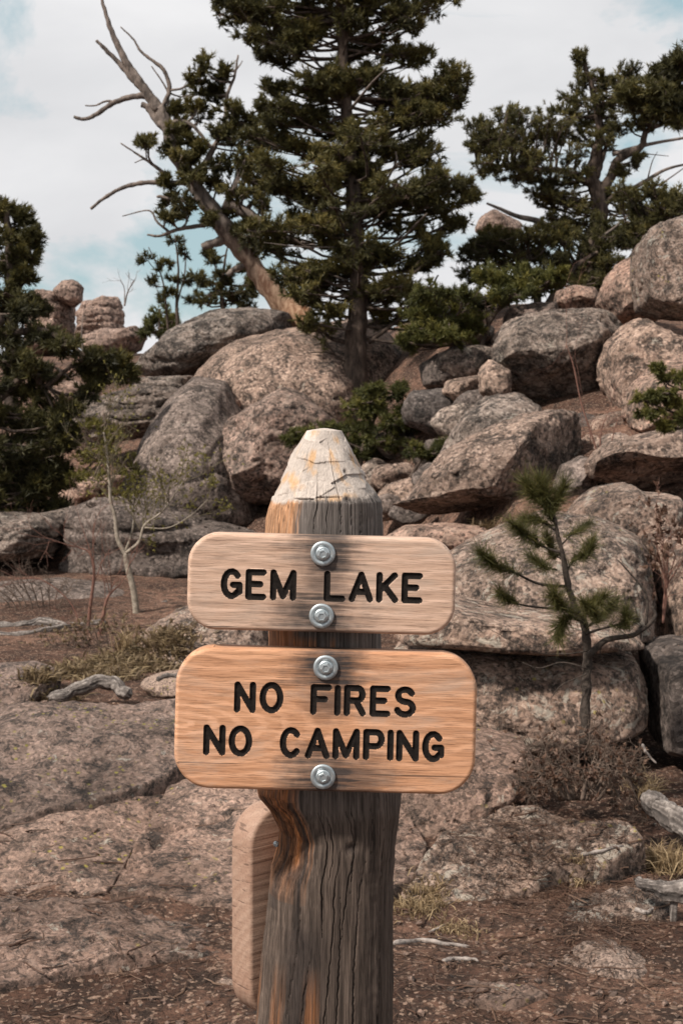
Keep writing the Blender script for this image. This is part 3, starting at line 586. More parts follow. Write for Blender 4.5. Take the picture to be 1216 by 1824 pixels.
# leaning, half-dead pine
tree('leaning_pine', 'leaning half-dead pine with stripped orange trunk left of the tall pine', 19.4,
     [([(540,575),(500,535),(455,480),(415,425),(375,370),(340,320),(312,270),(296,220),(284,192)], .155, .07, .95),
      ([(284,195),(265,170),(245,140),(225,110),(205,70),(192,35),(182,0),(178,-20)], .075, .012),
      ([(270,172),(245,150),(215,115),(190,90),(172,72)], .05, .02),
      ([(290,190),(302,160),(292,125),(268,105),(250,90),(238,70),(215,48)], .035, .008),
      ([(298,200),(300,170),(292,150),(270,118)], .018, .008),
      ([(280,188),(262,172),(240,172),(205,182),(170,205),(150,212),(132,208)], .05, .02),
      ([(208,182),(190,180),(170,188),(152,188)], .018, .008),
      ([(300,235),(280,215),(262,190),(252,186)], .055, .035),
      ([(330,325),(300,327),(265,325),(225,332),(190,350),(162,372)], .04, .02),
      ([(300,315),(275,295),(250,278),(215,255)], .03, .008),
      ([(275,296),(258,284),(240,290)], .012, .006),
      ([(350,355),(310,355),(285,350),(280,352)], .03, .015),
      ([(400,385),(365,400),(320,408),(285,420),(262,418)], .04, .012),
      ([(300,412),(280,395),(265,375),(218,385)], .02, .006),
      ([(418,420),(385,432),(360,440)], .07, .05),
      ([(450,470),(420,478),(405,490)], .05, .03),
      ([(440,460),(452,420),(470,400)], .06, .02),
      ([(355,310),(375,275),(385,255),(400,215),(405,170),(418,135),(424,98)], .045, .012),
      ([(420,125),(428,115),(432,108)], .012, .005),
      ([(300,225),(318,215),(345,225),(370,255),(385,265)], .035, .014),
      ([(400,360),(440,380),(500,420),(560,440)], .09, .05)],
     [(365,130,18,26),(345,160,28,20),(378,165,26,22),(395,130,16,18),(410,200,24,18),(440,215,30,16),(350,195,34,18),(310,195,16,10),(270,258,24,12),(295,265,30,12),(330,250,20,10),(360,265,16,10),(420,250,30,20),(400,285,30,18),(430,300,32,20),(350,315,30,14),(300,330,12,8),(380,320,26,14),(330,370,30,14),(300,360,20,10),(400,385,24,10),(450,330,26,18),(460,250,26,18),(470,190,22,16),(300,390,20,10),(440,410,24,16),(460,440,22,14),(420,350,30,18,-.4),(470,370,28,18,-.4),(440,290,30,18,-.3),(480,310,28,18,-.3),(330,290,20,10,-.4),(345,330,26,12,-.4),(310,240,16,9,-.35),(385,395,20,9,-.4),(330,225,20,10,.2),(395,240,26,14,-.2)],
     (M_dead, M_pine), tuft=.085, per=8, tl=6, dup=2, dscale=.9, tone0=.45, sides=14, trunk_rough=.22, wid=.1, lr=.016)
# pines left of it, behind the slab
tree('young_pine', 'thin sparse pine with separate tufts behind the long flat slab', 21,
     [([(318,600),(315,540),(318,480),(312,420)], .03, .008), ([(300,590),(290,500),(265,440)], .018, .006), ([(316,540),(330,480),(328,420)], .014, .006)],
     [(262,462,14,10),(268,500,10,8),(285,535,10,8),(305,470,12,8),(312,430,18,12),(325,450,10,10),(330,500,10,8),(308,500,10,8),(290,475,8,8),(300,520,10,8)], tuft=.09, per=4, tl=5, m=24, lr=.006, dup=1)
tree('round_bush', 'small round green bush on the skyline left of the flat slab', 22,
     [([(285,615),(284,580),(285,550)], .02, .008)], [(285,560,30,22),(270,580,20,18),(305,575,22,18),(290,595,26,12)], (None, M_fir), tuft=.07, per=12, tl=6, cat='bush')
tree('small_pine', 'dark green pine behind the leaning trunk, low on the skyline', 22,
     [([(400,580),(395,520),(400,470),(405,440)], .04, .01)], [(360,500,16,12),(385,525,40,20),(425,520,36,22),(400,490,20,14),(380,460,16,12),(365,540,26,12),(430,545,30,12),(455,500,20,18),(440,480,16,10)], tuft=.085, per=8, tl=6)
# left edge
tree('pine_tree', 'upright bushy pine standing against the sky at the left edge', 18.5,
     [([(20,760),(22,600),(20,480),(12,380),(8,360)], .10, .02), ([(22,560),(45,480),(62,410)], .04, .012)],
     [(5,375,22,20),(30,395,26,26),(60,420,16,24),(20,430,36,26),(55,460,24,20),(15,480,36,24),(50,500,26,18),(25,530,40,22),(0,560,40,24),(60,545,18,14),(10,600,44,24),(-30,450,40,40),(-30,540,40,40)], per=12, tl=7, tuft=.095)
tree('pine_tree', 'shaggy dark pine spilling branches down the left edge', 15.2,
     [([(-70,1000),(-60,850),(-40,700),(-10,600),(0,560)], .16, .05), ([(-50,760),(60,655),(75,690),(130,650)], .05, .02), ([(-10,600),(80,590),(160,640),(230,680)], .045, .014)],
     [(20,600,40,22),(70,600,36,18),(110,620,36,18),(150,640,32,16),(185,640,26,14),(215,650,24,12),(60,650,40,22),(20,650,40,24),(170,670,30,14),(220,672,22,10),(30,700,44,26),(80,730,40,22),(20,750,48,24),(70,770,44,22),(110,755,28,16),(20,800,44,20),(75,810,34,16),(115,790,24,14),(30,850,24,14),(70,860,22,12),(110,840,20,10),(5,880,30,18),(20,915,26,14),(130,730,22,14),(160,700,22,12),(-20,820,40,30),(-20,720,40,30),(95,680,36,20),(125,770,26,16),(50,690,40,22),(100,800,30,16),(50,830,36,18),(100,870,24,12),(45,560,26,16),(20,860,36,18),(60,895,28,14),(100,905,20,10),(10,935,30,14),(50,780,44,22),(95,840,26,14),(0,800,40,24)], dup=2, per=8, tl=7, tuft=.09, tone0=.3,
     dead=[([(100,655),(115,665),(125,675)], .02), ([(150,640),(146,600),(148,560)], .016)])
tree('shrub', 'olive shrub under the layered dark ledge on the left', 15.0, [([(200,800),(190,760),(185,735)], .02, .006)], [(165,760,34,14),(210,770,34,16),(180,795,36,14),(150,820,30,14),(205,815,34,16),(170,850,34,14),(230,840,26,14),(135,850,24,12)], (M_brown, M_bud), tuft=.05, per=9, tl=5, m=14, cat='shrub')
# right trees
tree('pine_tree', 'broad wind-shaped pine on the right skyline with twisted trunk', 21,
     [([(1045,520),(1050,450),(1066,390),(1062,340),(1052,310),(1066,250),(1062,190),(1040,110)], .17, .03), ([(1066,340),(1085,320),(1100,285),(1140,262),(1150,235),(1180,220)], .08, .03), ([(1060,315),(1072,280),(1085,240)], .06, .02), ([(1055,330),(1000,305),(930,300),(840,290)], .06, .015), ([(1066,380),(1090,350),(1110,340)], .05, .02)],
     [(1035,110,14,18),(1040,140,24,18),(1020,170,34,20),(1070,150,34,24),(1100,150,30,24),(1050,200,50,24),(1000,205,36,20),(1110,190,40,26),(1140,180,36,22),(1080,230,40,20),(960,220,36,18),(920,215,36,18),(985,245,50,22),(930,250,44,22),(880,240,36,20),(860,265,30,20),(900,280,46,22),(960,290,50,22),(1015,275,40,22),(870,300,36,16),(850,215,18,12),(930,320,40,16),(990,330,44,20),(1030,320,30,18),(980,365,36,18),(1020,360,34,20),(960,345,28,14),(1000,395,36,16),(1045,400,40,18),(1110,305,24,14),(1130,285,22,12),(1095,345,26,14),(1140,225,30,14),(1120,130,26,20),(905,205,40,20),(950,265,50,24),(885,255,40,22),(1040,240,46,24),(1000,225,40,22),(1060,260,36,20),(1075,180,40,24),(1030,370,40,20),(1000,350,40,20),(1060,420,44,20),(1020,420,40,20),(860,235,24,16),(940,235,40,20),(1120,160,40,22),(1100,215,40,20),(1150,205,36,18),(840,255,26,16),(1160,370,36,20),(1120,375,36,20),(900,300,44,18),(950,310,44,18)],
     per=8, tl=7, tuft=.07, tone0=.42, wid=.085, dup=3, m=15,
     dead=[([(1090,275),(1150,258),(1220,245),(1290,232)], .035), ([(1100,352),(1150,322),(1190,300),(1260,285)], .04), ([(1120,340),(1170,330),(1230,290)], .02), ([(1090,268),(1130,272),(1190,278)], .016), ([(1150,330),(1160,290),(1170,270)], .012)])
tree('pine_tree', 'near pine reaching into the photo at the upper right corner', 15,
     [([(1330,600),(1310,300),(1300,100)], .16, .06), ([(1310,300),(1250,200),(1190,175)], .04, .015)],
     [(1200,130,30,22),(1215,160,36,24),(1180,170,32,20),(1200,200,34,18),(1165,195,22,14),(1240,120,36,26),(1240,180,40,26),(1250,240,30,20),(1175,150,34,22),(1150,175,34,20),(1190,185,36,22),(1215,110,30,22),(1130,165,26,16),(1220,210,36,20)], tuft=.08, per=12, tl=7, tone0=.35)
tree('dwarf_pine', 'dark tangled dwarf pine thicket above the right hillside boulders', 17.5,
     [([(960,560),(950,500),(930,450)], .06, .02), ([(965,560),(1020,480),(1080,440)], .06, .02), ([(1080,560),(1130,450),(1200,360)], .06, .02)],
     [(865,450,40,22),(900,470,44,24),(880,420,30,14),(940,440,46,22),(985,460,46,24),(950,490,46,22),(1000,430,46,22),(1040,450,46,24),(1030,490,44,22),(1075,430,40,22),(1100,470,40,24),(1125,420,36,22),(1150,380,36,22),(1190,370,40,22),(1170,345,30,16),(1215,340,30,22),(1090,400,40,18),(1060,510,36,16),(845,490,36,18),(1120,400,36,20),(1225,390,40,26),(1110,350,34,20),(1140,360,36,22),(1180,410,36,22),(1210,365,36,24),(1130,440,36,22),(1080,480,40,22),(1040,510,34,16),(1100,500,30,18),(870,440,40,16),(910,435,40,14),(840,450,36,18),(930,420,36,14),(970,410,36,16),(1010,470,40,22),(1150,420,36,24),(1185,390,30,20)],
     per=9, tl=7, tuft=.068, tone0=.38, wid=.085, dup=3, m=15,
     dead=[([(1000,420),(960,395),(920,385),(890,372),(866,362)], .045), ([(1060,430),(1100,400),(1130,370)], .02), ([(900,440),(950,460),(1000,450)], .012)])

# ------------------------------------------------------------------ bare saplings, shrubs, grass
def grow(mb, p, d, L, r, depth, rg, tips, bend=.25, kids=3, shrink=.66, upb=.2, ang=.55):
    n = 4; pts = [p]; dd = d/np.linalg.norm(d)
    for i in range(n):
        dd = dd+rg.normal(0, bend/n*1.6, 3)+np.array([0, 0, upb/n]); dd /= np.linalg.norm(dd); pts.append(pts[-1]+dd*L/n)
    pts = np.array(pts); tube(mb, pts, np.linspace(r, r*.55, n+1), 4 if r > .005 else 3, 0., cap=False)
    if depth == 0: tips.append((pts[-1], dd)); return
    for k in range(kids):
        j = rg.integers(2, n+1); e = np.gradient(pts, axis=0)[j]; e /= np.linalg.norm(e)
        q = e+rg.normal(0, ang, 3); grow(mb, pts[j], q, L*shrink*rg.uniform(.7, 1.15), r*.58, depth-1, rg, tips, bend, kids, shrink, upb, ang)
    tips.append((pts[-1], dd))
def bare_shrub(name, label, base, starts, mat, cat, depth=3, kids=3, leaf=None, lsize=.02, lm=4, lkeep=.5, seed=1, shrink=.66, bend=.3, upb=.25, ang=.5, tlen=(.35, .6), tmat=None):
    rg = np.random.default_rng(seed); tw = MB(); tips = []; root = empty(name, base, label, cat)
    for (path, r0, r1, branches) in starts:
        mb = MB(); pp = smooth_path(path, 6*len(path)); tube(mb, pp, np.linspace(r0, r1, len(pp)), 8, 0., .1)
        mb.build('stem', mat, root, base)
        for b in range(branches):
            j = int(len(pp)*rg.uniform(.35, 1)) if b else len(pp)-1; j = min(j, len(pp)-1)
            e = np.gradient(pp, axis=0)[j]; e /= np.linalg.norm(e); L = np.linalg.norm(pp[-1]-pp[0])
            grow(tw, pp[j], e+rg.normal(0, ang, 3), L*rg.uniform(*tlen), max(r1*.8, .0018), depth, rg, tips, bend, kids, shrink, upb, ang)
    if tw.n: tw.build('twigs', tmat or mat, root, base)['kind'] = 'stuff'
    if leaf:
        t = [q for q in tips if rg.random() < lkeep]; fb = MB()
        needles(fb, np.array([q[0] for q in t]), np.array([q[1] for q in t]), lsize, lm, rg.uniform(.3, .9, len(t)), wid=.3, rg=rg)
        fb.build('leaves', leaf, root, base, smooth=False)
    return root
YB = 11.4
def pw_(l, Y): return [P(a, b, Y+(c[0] if c else 0)) for a, b, *c in l]
bare_shrub('birch_sapling', 'slender pale bare sapling with fine budding twigs left of the upper sign', P(245, 1125, YB),
     [(pw_([(245,1128),(243,1090),(238,1050),(228,1010),(224,985)], YB), .030, .022, 0),
      (pw_([(224,988),(210,960),(205,920),(197,890),(195,850),(190,800),(185,770)], YB), .020, .006, 14),
      (pw_([(222,985),(232,960),(238,930),(236,900)], YB+.1), .012, .005, 11),
      (pw_([(225,985),(248,965),(258,935),(290,910),(325,860)], YB-.1), .014, .005, 14),
      (pw_([(258,940),(300,940),(340,918),(370,890)], YB-.2), .006, .003, 5)], M_birch, 'sapling', 2, 4, M_bud, .022, 5, .8, 3, ang=.5, bend=.4, tlen=(.22, .42), tmat=M_olive)
bare_shrub('red_stem_shrub', 'thin bare reddish stems left of the pale sapling', P(157, 1150, 10.4),
     [(pw_([(156,1150),(160,1090),(168,1020),(160,985),(140,975)], 10.4), .016, .005, 7), (pw_([(172,1165),(182,1110),(192,1065),(215,1040)], 10.3), .02, .005, 5),
      (pw_([(150,1150),(130,1080),(80,1035),(40,1030)], 10.5), .006, .003, 5), (pw_([(165,1155),(150,1120),(120,1110)], 10.2), .006, .003, 4)], M_twig, 'shrub', 2, 3, seed=5, bend=.4)
bare_shrub('dry_brush', 'low tangle of dry brown brush left of the red stems', P(70, 1085, 11.6), [(pw_([(60+k*9,1100),(55+k*11,1070),(40+k*16,1035+abs(k)*4)], 11.6+.1*(k % 3)), .007, .004, 6) for k in range(-4, 6)], M_brown, 'brush', 2, 3, seed=15, bend=.7, ang=.7)
bare_shrub('dry_brush', 'dry brown brush at the foot of the pale sapling', P(190, 1180, 9.6), [(pw_([(185+k*12,1190),(180+k*15,1160),(170+k*20,1125+abs(k)*6)], 9.6+.1*(k % 3)), .006, .0035, 6) for k in range(-4, 5)], M_brown, 'brush', 2, 3, M_moss, .03, 4, .25, seed=16, bend=.7, ang=.7)
bare_shrub('dry_brush', 'dry brush between the sapling and the left end of the signs', P(300, 1150, 9.2), [(pw_([(285+k*10,1180),(288+k*12,1160),(290+k*16,1135+abs(k)*6)], 9.2+.1*(k % 3)), .005, .003, 5) for k in range(-4, 4)], M_olive, 'brush', 2, 3, M_moss, .03, 4, .3, seed=17, bend=.7, ang=.7)
bare_shrub('red_stem_shrub', 'wiry red stems rising between the right hillside boulders', P(1065, 830, 10.3),
     [(pw_([(1075,850),(1055,780),(1035,720),(1020,650),(1008,615)], 10.4), .008, .003, 3), (pw_([(1070,850),(1068,790),(1072,760),(1080,740)], 10.3), .006, .003, 4), (pw_([(1078,840),(1090,780),(1100,745)], 10.3), .004, .002, 3)], M_twig, 'shrub', 2, 2, seed=6)
bare_shrub('dry_brush', 'dry red-brown brush in the gap below the big rounded grey boulder', P(1060, 800, 11.0), [(pw_([(1055+k*10,840),(1053+k*12,810),(1050+k*16,770+abs(k)*5)], 11.0+.1*(k % 3)), .006, .0035, 5) for k in range(-4, 5)], M_twig, 'brush', 2, 3, seed=18, bend=.7, ang=.7)
bare_shrub('dead_twig', 'bare grey twigs on the skyline by the far rock stack', P(222, 540, 30), [(pw_([(222,545),(228,520),(240,500)], 30), .02, .008, 5), (pw_([(222,545),(222,515),(216,500)], 30), .012, .006, 3)], M_dead, 'twig', 1, 2, seed=8)
YS = 5.75
bare_shrub('scrub_bush', 'tangled brown scrub around the foot of the pine sapling', P(1040, 1420, YS-.3),
     [(pw_([(1030+dx*.3,1425),(1030+dx*.7,1390-abs(dx)*.1),(1030+dx,1350+abs(dx)*.25+dy)], YS-.3+dz), (.008), .0032, 9) for dx, dy, dz in [(-80,30,-.1),(-20,30,.1),(40,-10,0),(60,20,.15),(-100,20,.1),(95,0,.1),(-90,0,0),(-60,-30,.1),(-30,10,-.15),(0,-40,.1),(25,0,-.2),(50,-20,.1),(80,0,0),(105,30,.1),(-50,40,-.2),(20,50,-.25),(70,50,-.2),(110,60,0)]],
     M_brown, 'bush', 2, 4, M_litter, .022, 4, .14, 9, bend=.9, upb=-.1, ang=.9)
bare_shrub('scrub_bush', 'reddish dry scrub in the joint at the right edge of the outcrop', P(1190, 1100, 6.6),
     [(pw_([(1180,1110),(1185,1050),(1190+k*12,980+k*10)], 6.6), .006, .002, 5) for k in range(-2, 3)], M_twig, 'bush', 2, 3, M_litter, .03, 5, .4, 12, bend=.6)

# pine sapling
def sapling():
    rg = np.random.default_rng(21); tb, fb = MB(), MB(); Y = 5.7; k = Y/FPX
    base = P(1040, 1320, Y)
    tr = smooth_path([P(a, b, Y) for a, b in [(1040,1325),(1043,1240),(1045,1180),(1042,1120),(1022,1080),(1010,1035),(1002,990),(992,950),(985,915),(975,890)]], 60)
    tube(tb, tr, np.linspace(.021, .005, 60), 12, 0., .4)
    Cs, Ds, Sz = [], [], []
    def brush(path, r, n, s, f0=.35):
        pp = smooth_path([P(a, b, Y+(c[0] if c else 0)) for a, b, *c in path], 24); tube(tb, pp, np.linspace(r, r*.4, 24), 5, 0.)
        g = np.gradient(pp, axis=0)
        for i in range(n):
            f = f0+(1-f0)*(i/(n-1))**.8; j = min(int(f*23), 23); d = g[j]/np.linalg.norm(g[j])
            Cs.append(pp[j]); Ds.append(d*1.2+rg.normal(0, .25, 3)); Sz.append(s*rg.uniform(.85, 1.1))
    brush([(975,905),(968,880),(965,868)], .006, 9, .065, .0); brush([(985,930),(970,905),(950,880),(942,868)], .005, 8, .06, .3); brush([(985,920),(990,895),(1000,872)], .004, 7, .055, .3)
    brush([(990,945),(960,928),(940,925)], .005, 6, .055, .45)
    brush([(1005,985),(970,975),(940,955,-.1),(915,935,-.15)], .006, 9, .055, .45)
    brush([(1000,970),(1020,950),(1045,935,.1)], .004, 6, .045, .5)
    brush([(1008,1020),(1020,1000),(1045,985,-.1),(1050,970,-.1)], .005, 9, .05, .35)
    brush([(1015,1045),(960,1040),(915,1020,-.1),(880,1005,-.15),(862,990,-.18)], .007, 10, .058, .55)
    brush([(990,1015),(970,1010,-.2),(950,995,-.2)], .004, 6, .05, .4)
    brush([(1005,1000),(985,985,.1),(975,960,.1)], .004, 6, .05, .4)
    brush([(1030,1085),(960,1082),(920,1075,-.1),(893,1060,-.15)], .006, 7, .05, .75)
    brush([(1035,1095),(1000,1080,-.2),(985,1060,-.25)], .006, 8, .055, .3)
    brush([(1040,1110),(1010,1100,-.15),(995,1130,-.2)], .005, 8, .055, .4)
    brush([(1035,1100),(1050,1080,-.1),(1070,1065,-.15)], .005, 8, .055, .3)
    brush([(1040,1130),(1070,1120,-.1),(1110,1110,-.1),(1115,1095,-.1)], .006, 7, .05, .6)
    brush([(1040,1120),(1070,1100,.1),(1090,1075,.1)], .005, 7, .05, .4)
    brush([(1045,1120),(1060,1095,-.2),(1040,1075,-.25)], .004, 7, .05, .4)
    for path, r in [([(1045,1170),(1080,1140),(1130,1130),(1165,1100),(1160,1080)], .014), ([(1150,1115),(1150,1060),(1120,1020),(1100,998)], .006), ([(1045,1190),(1000,1180),(960,1190),(930,1180)], .004), ([(1045,1200),(1000,1220),(980,1245)], .003), ([(1070,1150),(1068,1165),(1076,1178)], .003), ([(1045,1160),(1000,1165),(950,1160),(870,1120)], .003)]:
        pp = smooth_path([P(a, b, Y-.05) for a, b in path], 24); tube(tb, pp, np.linspace(r, r*.4, 24), 6, 0., .15)
    needles(fb, Cs, Ds, np.array(Sz)*1.65, 105, rg.uniform(.3, .7, len(Cs)), spread=.85, wid=.014, rg=rg)
    root = empty('pine_sapling', base, 'little pine sapling with bottlebrush needle tufts in front of the outcrop', 'sapling')
    tb.build('trunk', M_dkbark, root, base); fb.build('crown', M_sap, root, base, smooth=False)
sapling()
tree('fir_bough', 'green fir twigs poking in from the right edge', 8.2, [([(1330,900),(1310,750),(1260,690)], .03, .01), ([(1310,740),(1240,700),(1170,690)], .012, .004), ([(1310,760),(1240,750),(1150,715)], .012, .004)],
     [(1195,672,26,8),(1180,700,28,8),(1150,712,24,9),(1160,735,22,8),(1200,720,26,8),(1185,760,20,7),(1215,745,26,10),(1230,690,26,14),(1175,658,12,5)], (None, M_fir), tuft=.036, per=8, tl=8, up=.1, tone0=.6, lr=.004, dscale=.7, cat='branch')

def grass(name, label, spots, mat, h, n, lean=.5, cat='grass', kind=None, wid=.0022, seed=2):
    rg = np.random.default_rng(seed); mb = MB(); b0 = None
    for (px, py, rpx) in spots:
        c = pick(px, py); b0 = c if b0 is None else b0; k = c[1]/FPX
        q = np.stack([c[0]+rg.normal(0, rpx*k*.5, n), c[1]+rg.normal(0, rpx*k*.5, n)], 1)
        for x, yy in q:
            z = drop(x, yy, c[2]+.3)[0][2]
            if abs(z-c[2]) > .15: z = c[2]
            d = np.array([rg.normal(0, lean), rg.normal(0, lean), 1.]); d /= np.linalg.norm(d); hh = h*rg.uniform(.4, 1.15)
            p0 = np.array([x, yy, z-.005]); p1 = p0+d*hh*.6; p2 = p1+(d+np.array([d[0], d[1], -.5]))*hh*.4
            w = np.cross(d, rg.normal(size=3)); w = w/np.linalg.norm(w)*wid
            mb.add(np.array([p0-w, p0+w, p1+w*.8, p1-w*.8, p2]), [[0, 1, 2, 3]], [[3, 2, 4]], rg.uniform(.1, 1)*np.array([.6, .6, .9, .9, 1.]))
    o = mb.build(name, mat, None, b0, smooth=False); return tag(o, label, cat, None, kind)
grass('grass_tuft', 'pale dry grass tuft beside the post on the right', [(735,1620,55),(765,1612,35)], M_grass, .06, 260)
grass('grass_tuft', 'straw-coloured grass clump at the right edge below the log', [(1200,1550,40),(1180,1545,30)], M_grass, .12, 240, .7)
grass('grass_tuft', 'dry grass wisps by the tangled scrub', [(1140,1400,30),(1150,1420,22)], M_grass, .10, 160, .6)
grass('grass_tuft', 'faint grass tuft in the needle litter', [(1030,1568,22)], M_grass, .05, 90, .6)
grass('grass_tuft', 'greenish grass patch left of the pale sticks', [(830,1660,40),(800,1655,30)], M_grass, .03, 160, .6)
grass('ground_cover', 'low olive ground cover under the pale sapling', [(110,1200,50),(160,1190,60),(215,1180,60),(270,1170,50),(90,1215,40),(190,1210,50),(250,1190,50),(310,1160,45)], M_moss, .10, 420, .9, 'ground cover', 'stuff', .006, 4)
grass('grass_tuft', 'tall dry grass clump at the foot of the pale sapling', [(225,1165,18)], M_grass, .22, 90, .35, wid=.004)
grass('ground_cover', 'green sprigs under the overhanging boulder', [(872,942,26)], M_moss, .12, 150, .6, 'plant', 'stuff', .006)

# logs and sticks
def log_mat():
    m, n, l, b = mat_new('weathered_log'); at = nd(n, 'ShaderNodeAttribute', attribute_name='tone'); v = coords(n, l)
    c = ramp(n, l, at.outputs['Fac'], [(0., (.022, .018, .016)), (.4, (.11, .09, .08)), (1., (.33, .285, .255))])
    k = noise(n, l, v, 60, 6, .7); c = mixc(n, l, ramp(n, l, k, [(.4, .75), (.55, 0.)]), c, (.05, .04, .034))
    l.new(c, b.inputs['Base Color']); b.inputs['Roughness'].default_value = .9; l.new(bump(n, l, k, .8, .006), b.inputs['Normal']); return m
M_log = log_mat()
def grooved(mb, pp, rr, sides, seed):
    p = smooth_path(pp, len(pp)*4); r = np.interp(np.linspace(0, 1, len(p)), np.linspace(0, 1, len(rr)), rr); n = len(p)
    t = np.gradient(p, axis=0); t /= np.linalg.norm(t, axis=1)[:, None]; u = np.cross(t, [.31, .3, .9]); u /= np.linalg.norm(u, axis=1)[:, None]; v = np.cross(t, u)
    A, I = np.meshgrid(np.linspace(0, 2*np.pi, sides, endpoint=False), np.arange(n)); tw = A+I*.006
    arc = np.concatenate([[0], np.cumsum(np.linalg.norm(np.diff(p, axis=0), axis=1))])
    q = np.stack([np.cos(tw).ravel()*2.6, np.sin(tw).ravel()*2.6, (arc[I]*1.6).ravel()+seed], 1)
    g = fbm(q*1.6, 4, .65)+.5*fbm(np.stack([np.cos(tw).ravel(), np.sin(tw).ravel(), (arc[I]*6).ravel()+seed], 1), 3)
    R_ = (r[I].ravel()*(1+.20*g)).reshape(n, sides)
    V = p[:, None]+R_[..., None]*(np.cos(A)[..., None]*u[:, None]+np.sin(A)[..., None]*v[:, None])
    V[0] += t[0]*(r[0]*1.2*fbm(V[0]/r[0]*1.5, 2))[:, None]; V[-1] += t[-1]*(r[-1]*1.2*fbm(V[-1]/r[-1]*1.5, 2))[:, None]
    i = np.arange(n-1)[:, None]*sides; j = np.arange(sides)[None]; k = (j+1) % sides
    Q = np.stack([i+j, i+k, i+sides+k, i+sides+j], -1).reshape(-1, 4); jj = np.arange(sides); kk = (jj+1) % sides; e = n*sides
    T = np.vstack([np.stack([e-sides+jj, e-sides+kk, np.full(sides, e)], -1), np.stack([kk, jj, np.full(sides, e+1)], -1)])
    tone = np.append(np.clip(.5+.62*g, 0, 1), [.2, .2]); mb.add(np.vstack([V.reshape(-1, 3), p[-1:], p[:1]]), Q, T, tone)
def log(name, label, path, r0, r1, mat, cat='log', rough=.16, sides=14, lift=0., stubs=()):
    pts = []
    for q in path: pts.append(pick(q[0], q[1])+np.array([0, 0, lift]) if len(q) == 2 else P(*q))
    pp = smooth_path(pts, 10*len(pts)); mb = MB()
    tt = np.arange(len(pp)); pp = pp+.5*r0*np.stack([pnoise(np.stack([tt*.13, 0*tt+k*7.7+len(label), 0*tt+.4], 1)) for k in range(3)], 1)
    rr_ = np.linspace(r0, r1, len(pp))*(1+.35*pnoise(np.stack([tt*.17, 0*tt+.3, 0*tt+len(label)*1.7], 1))); rr_[-2:] *= (.8, .35); rr_[:2] *= (.5, .85)
    if cat == 'stick': tube(mb, pp, rr_, sides, 0., rough)
    else: grooved(mb, pp, rr_, 36, len(label)*3.3); mat = M_log
    for st in stubs:
        sp = smooth_path([P(*q) for q in st[0]], 10); grooved(mb, sp, np.linspace(st[1], st[1]*.5, 10), 14, 4.)
    return tag(mb.build(name, mat, None, pp[0]), label, cat)
log('log', 'weathered grey log end at the right edge below the outcrop', [(1150,1418,5.35),(1190,1450,5.2),(1260,1500,5.0)], .038, .042, M_dead, rough=.08)
log('snag', 'broken grey snag pointing left at the lower right edge', [(1132,1570,4.55),(1160,1580,4.5),(1200,1588,4.45),(1260,1590,4.4)], .012, .034, M_dead, 'dead wood', stubs=[([(1202,1590,4.45),(1198,1630,4.45),(1200,1665,4.45)], .014)])
log('driftwood', 'twisted grey driftwood branch below the olive ground cover', [(88,1243,7.7),(130,1230,7.75),(180,1215,7.8),(210,1222,7.75),(228,1240,7.7)], .03, .035, M_dead, 'dead wood')
log('log', 'long dark log lying at the left edge behind the ground cover', [(-60,1122,10.6),(20,1118,10.7),(70,1110,10.8),(130,1118,10.8),(190,1110,10.9)], .05, .03, M_dead)
log('log', 'second thinner log just above the long dark one', [(-60,1135,10.3),(30,1132,10.3),(90,1122,10.4),(150,1112,10.5)], .035, .02, M_brown)
log('dead_branch', 'bare fallen branch lying behind the pale sapling', [(200,1080,12.2),(250,1085,12.2),(300,1070,12.2)], .02, .01, M_dead, 'branch')
log('dead_branch', 'curved dark branch end left of the lower sign', [(280,1210,7.9),(300,1203,7.9),(330,1206,7.9)], .012, .01, M_dead, 'branch')
for lb, a, r in [('pale peeling stick lying right of the post', [(700,1683),(740,1678),(780,1682),(835,1688)], .009), ('short curved pale stick below the peeling stick', [(787,1716),(810,1710),(835,1711),(853,1714)], .008),
                 ('thin grey stick slanting beside the grass tuft', [(760,1665),(780,1655),(792,1648)], .004), ('dark curved stick on the needle litter', [(1015,1580),(1035,1572),(1040,1562)], .006), ('pale stick lying across the needle litter', [(1035,1525),(1070,1518),(1110,1508)], .008),
                 ('grey stick under the broken snag', [(1130,1622),(1150,1628),(1165,1620)], .008), ('dark twig right of the half-buried stone', [(1155,1740),(1190,1750),(1230,1765)], .006), ('bare pale twig hanging in the scrub', [(1143,1325,5.3),(1150,1340,5.3),(1168,1360,5.3)], .006)]:
    log('stick', lb, a, r, r*.6, M_stick if 'dark' not in lb else M_brown, 'stick', .1, 7, .004)

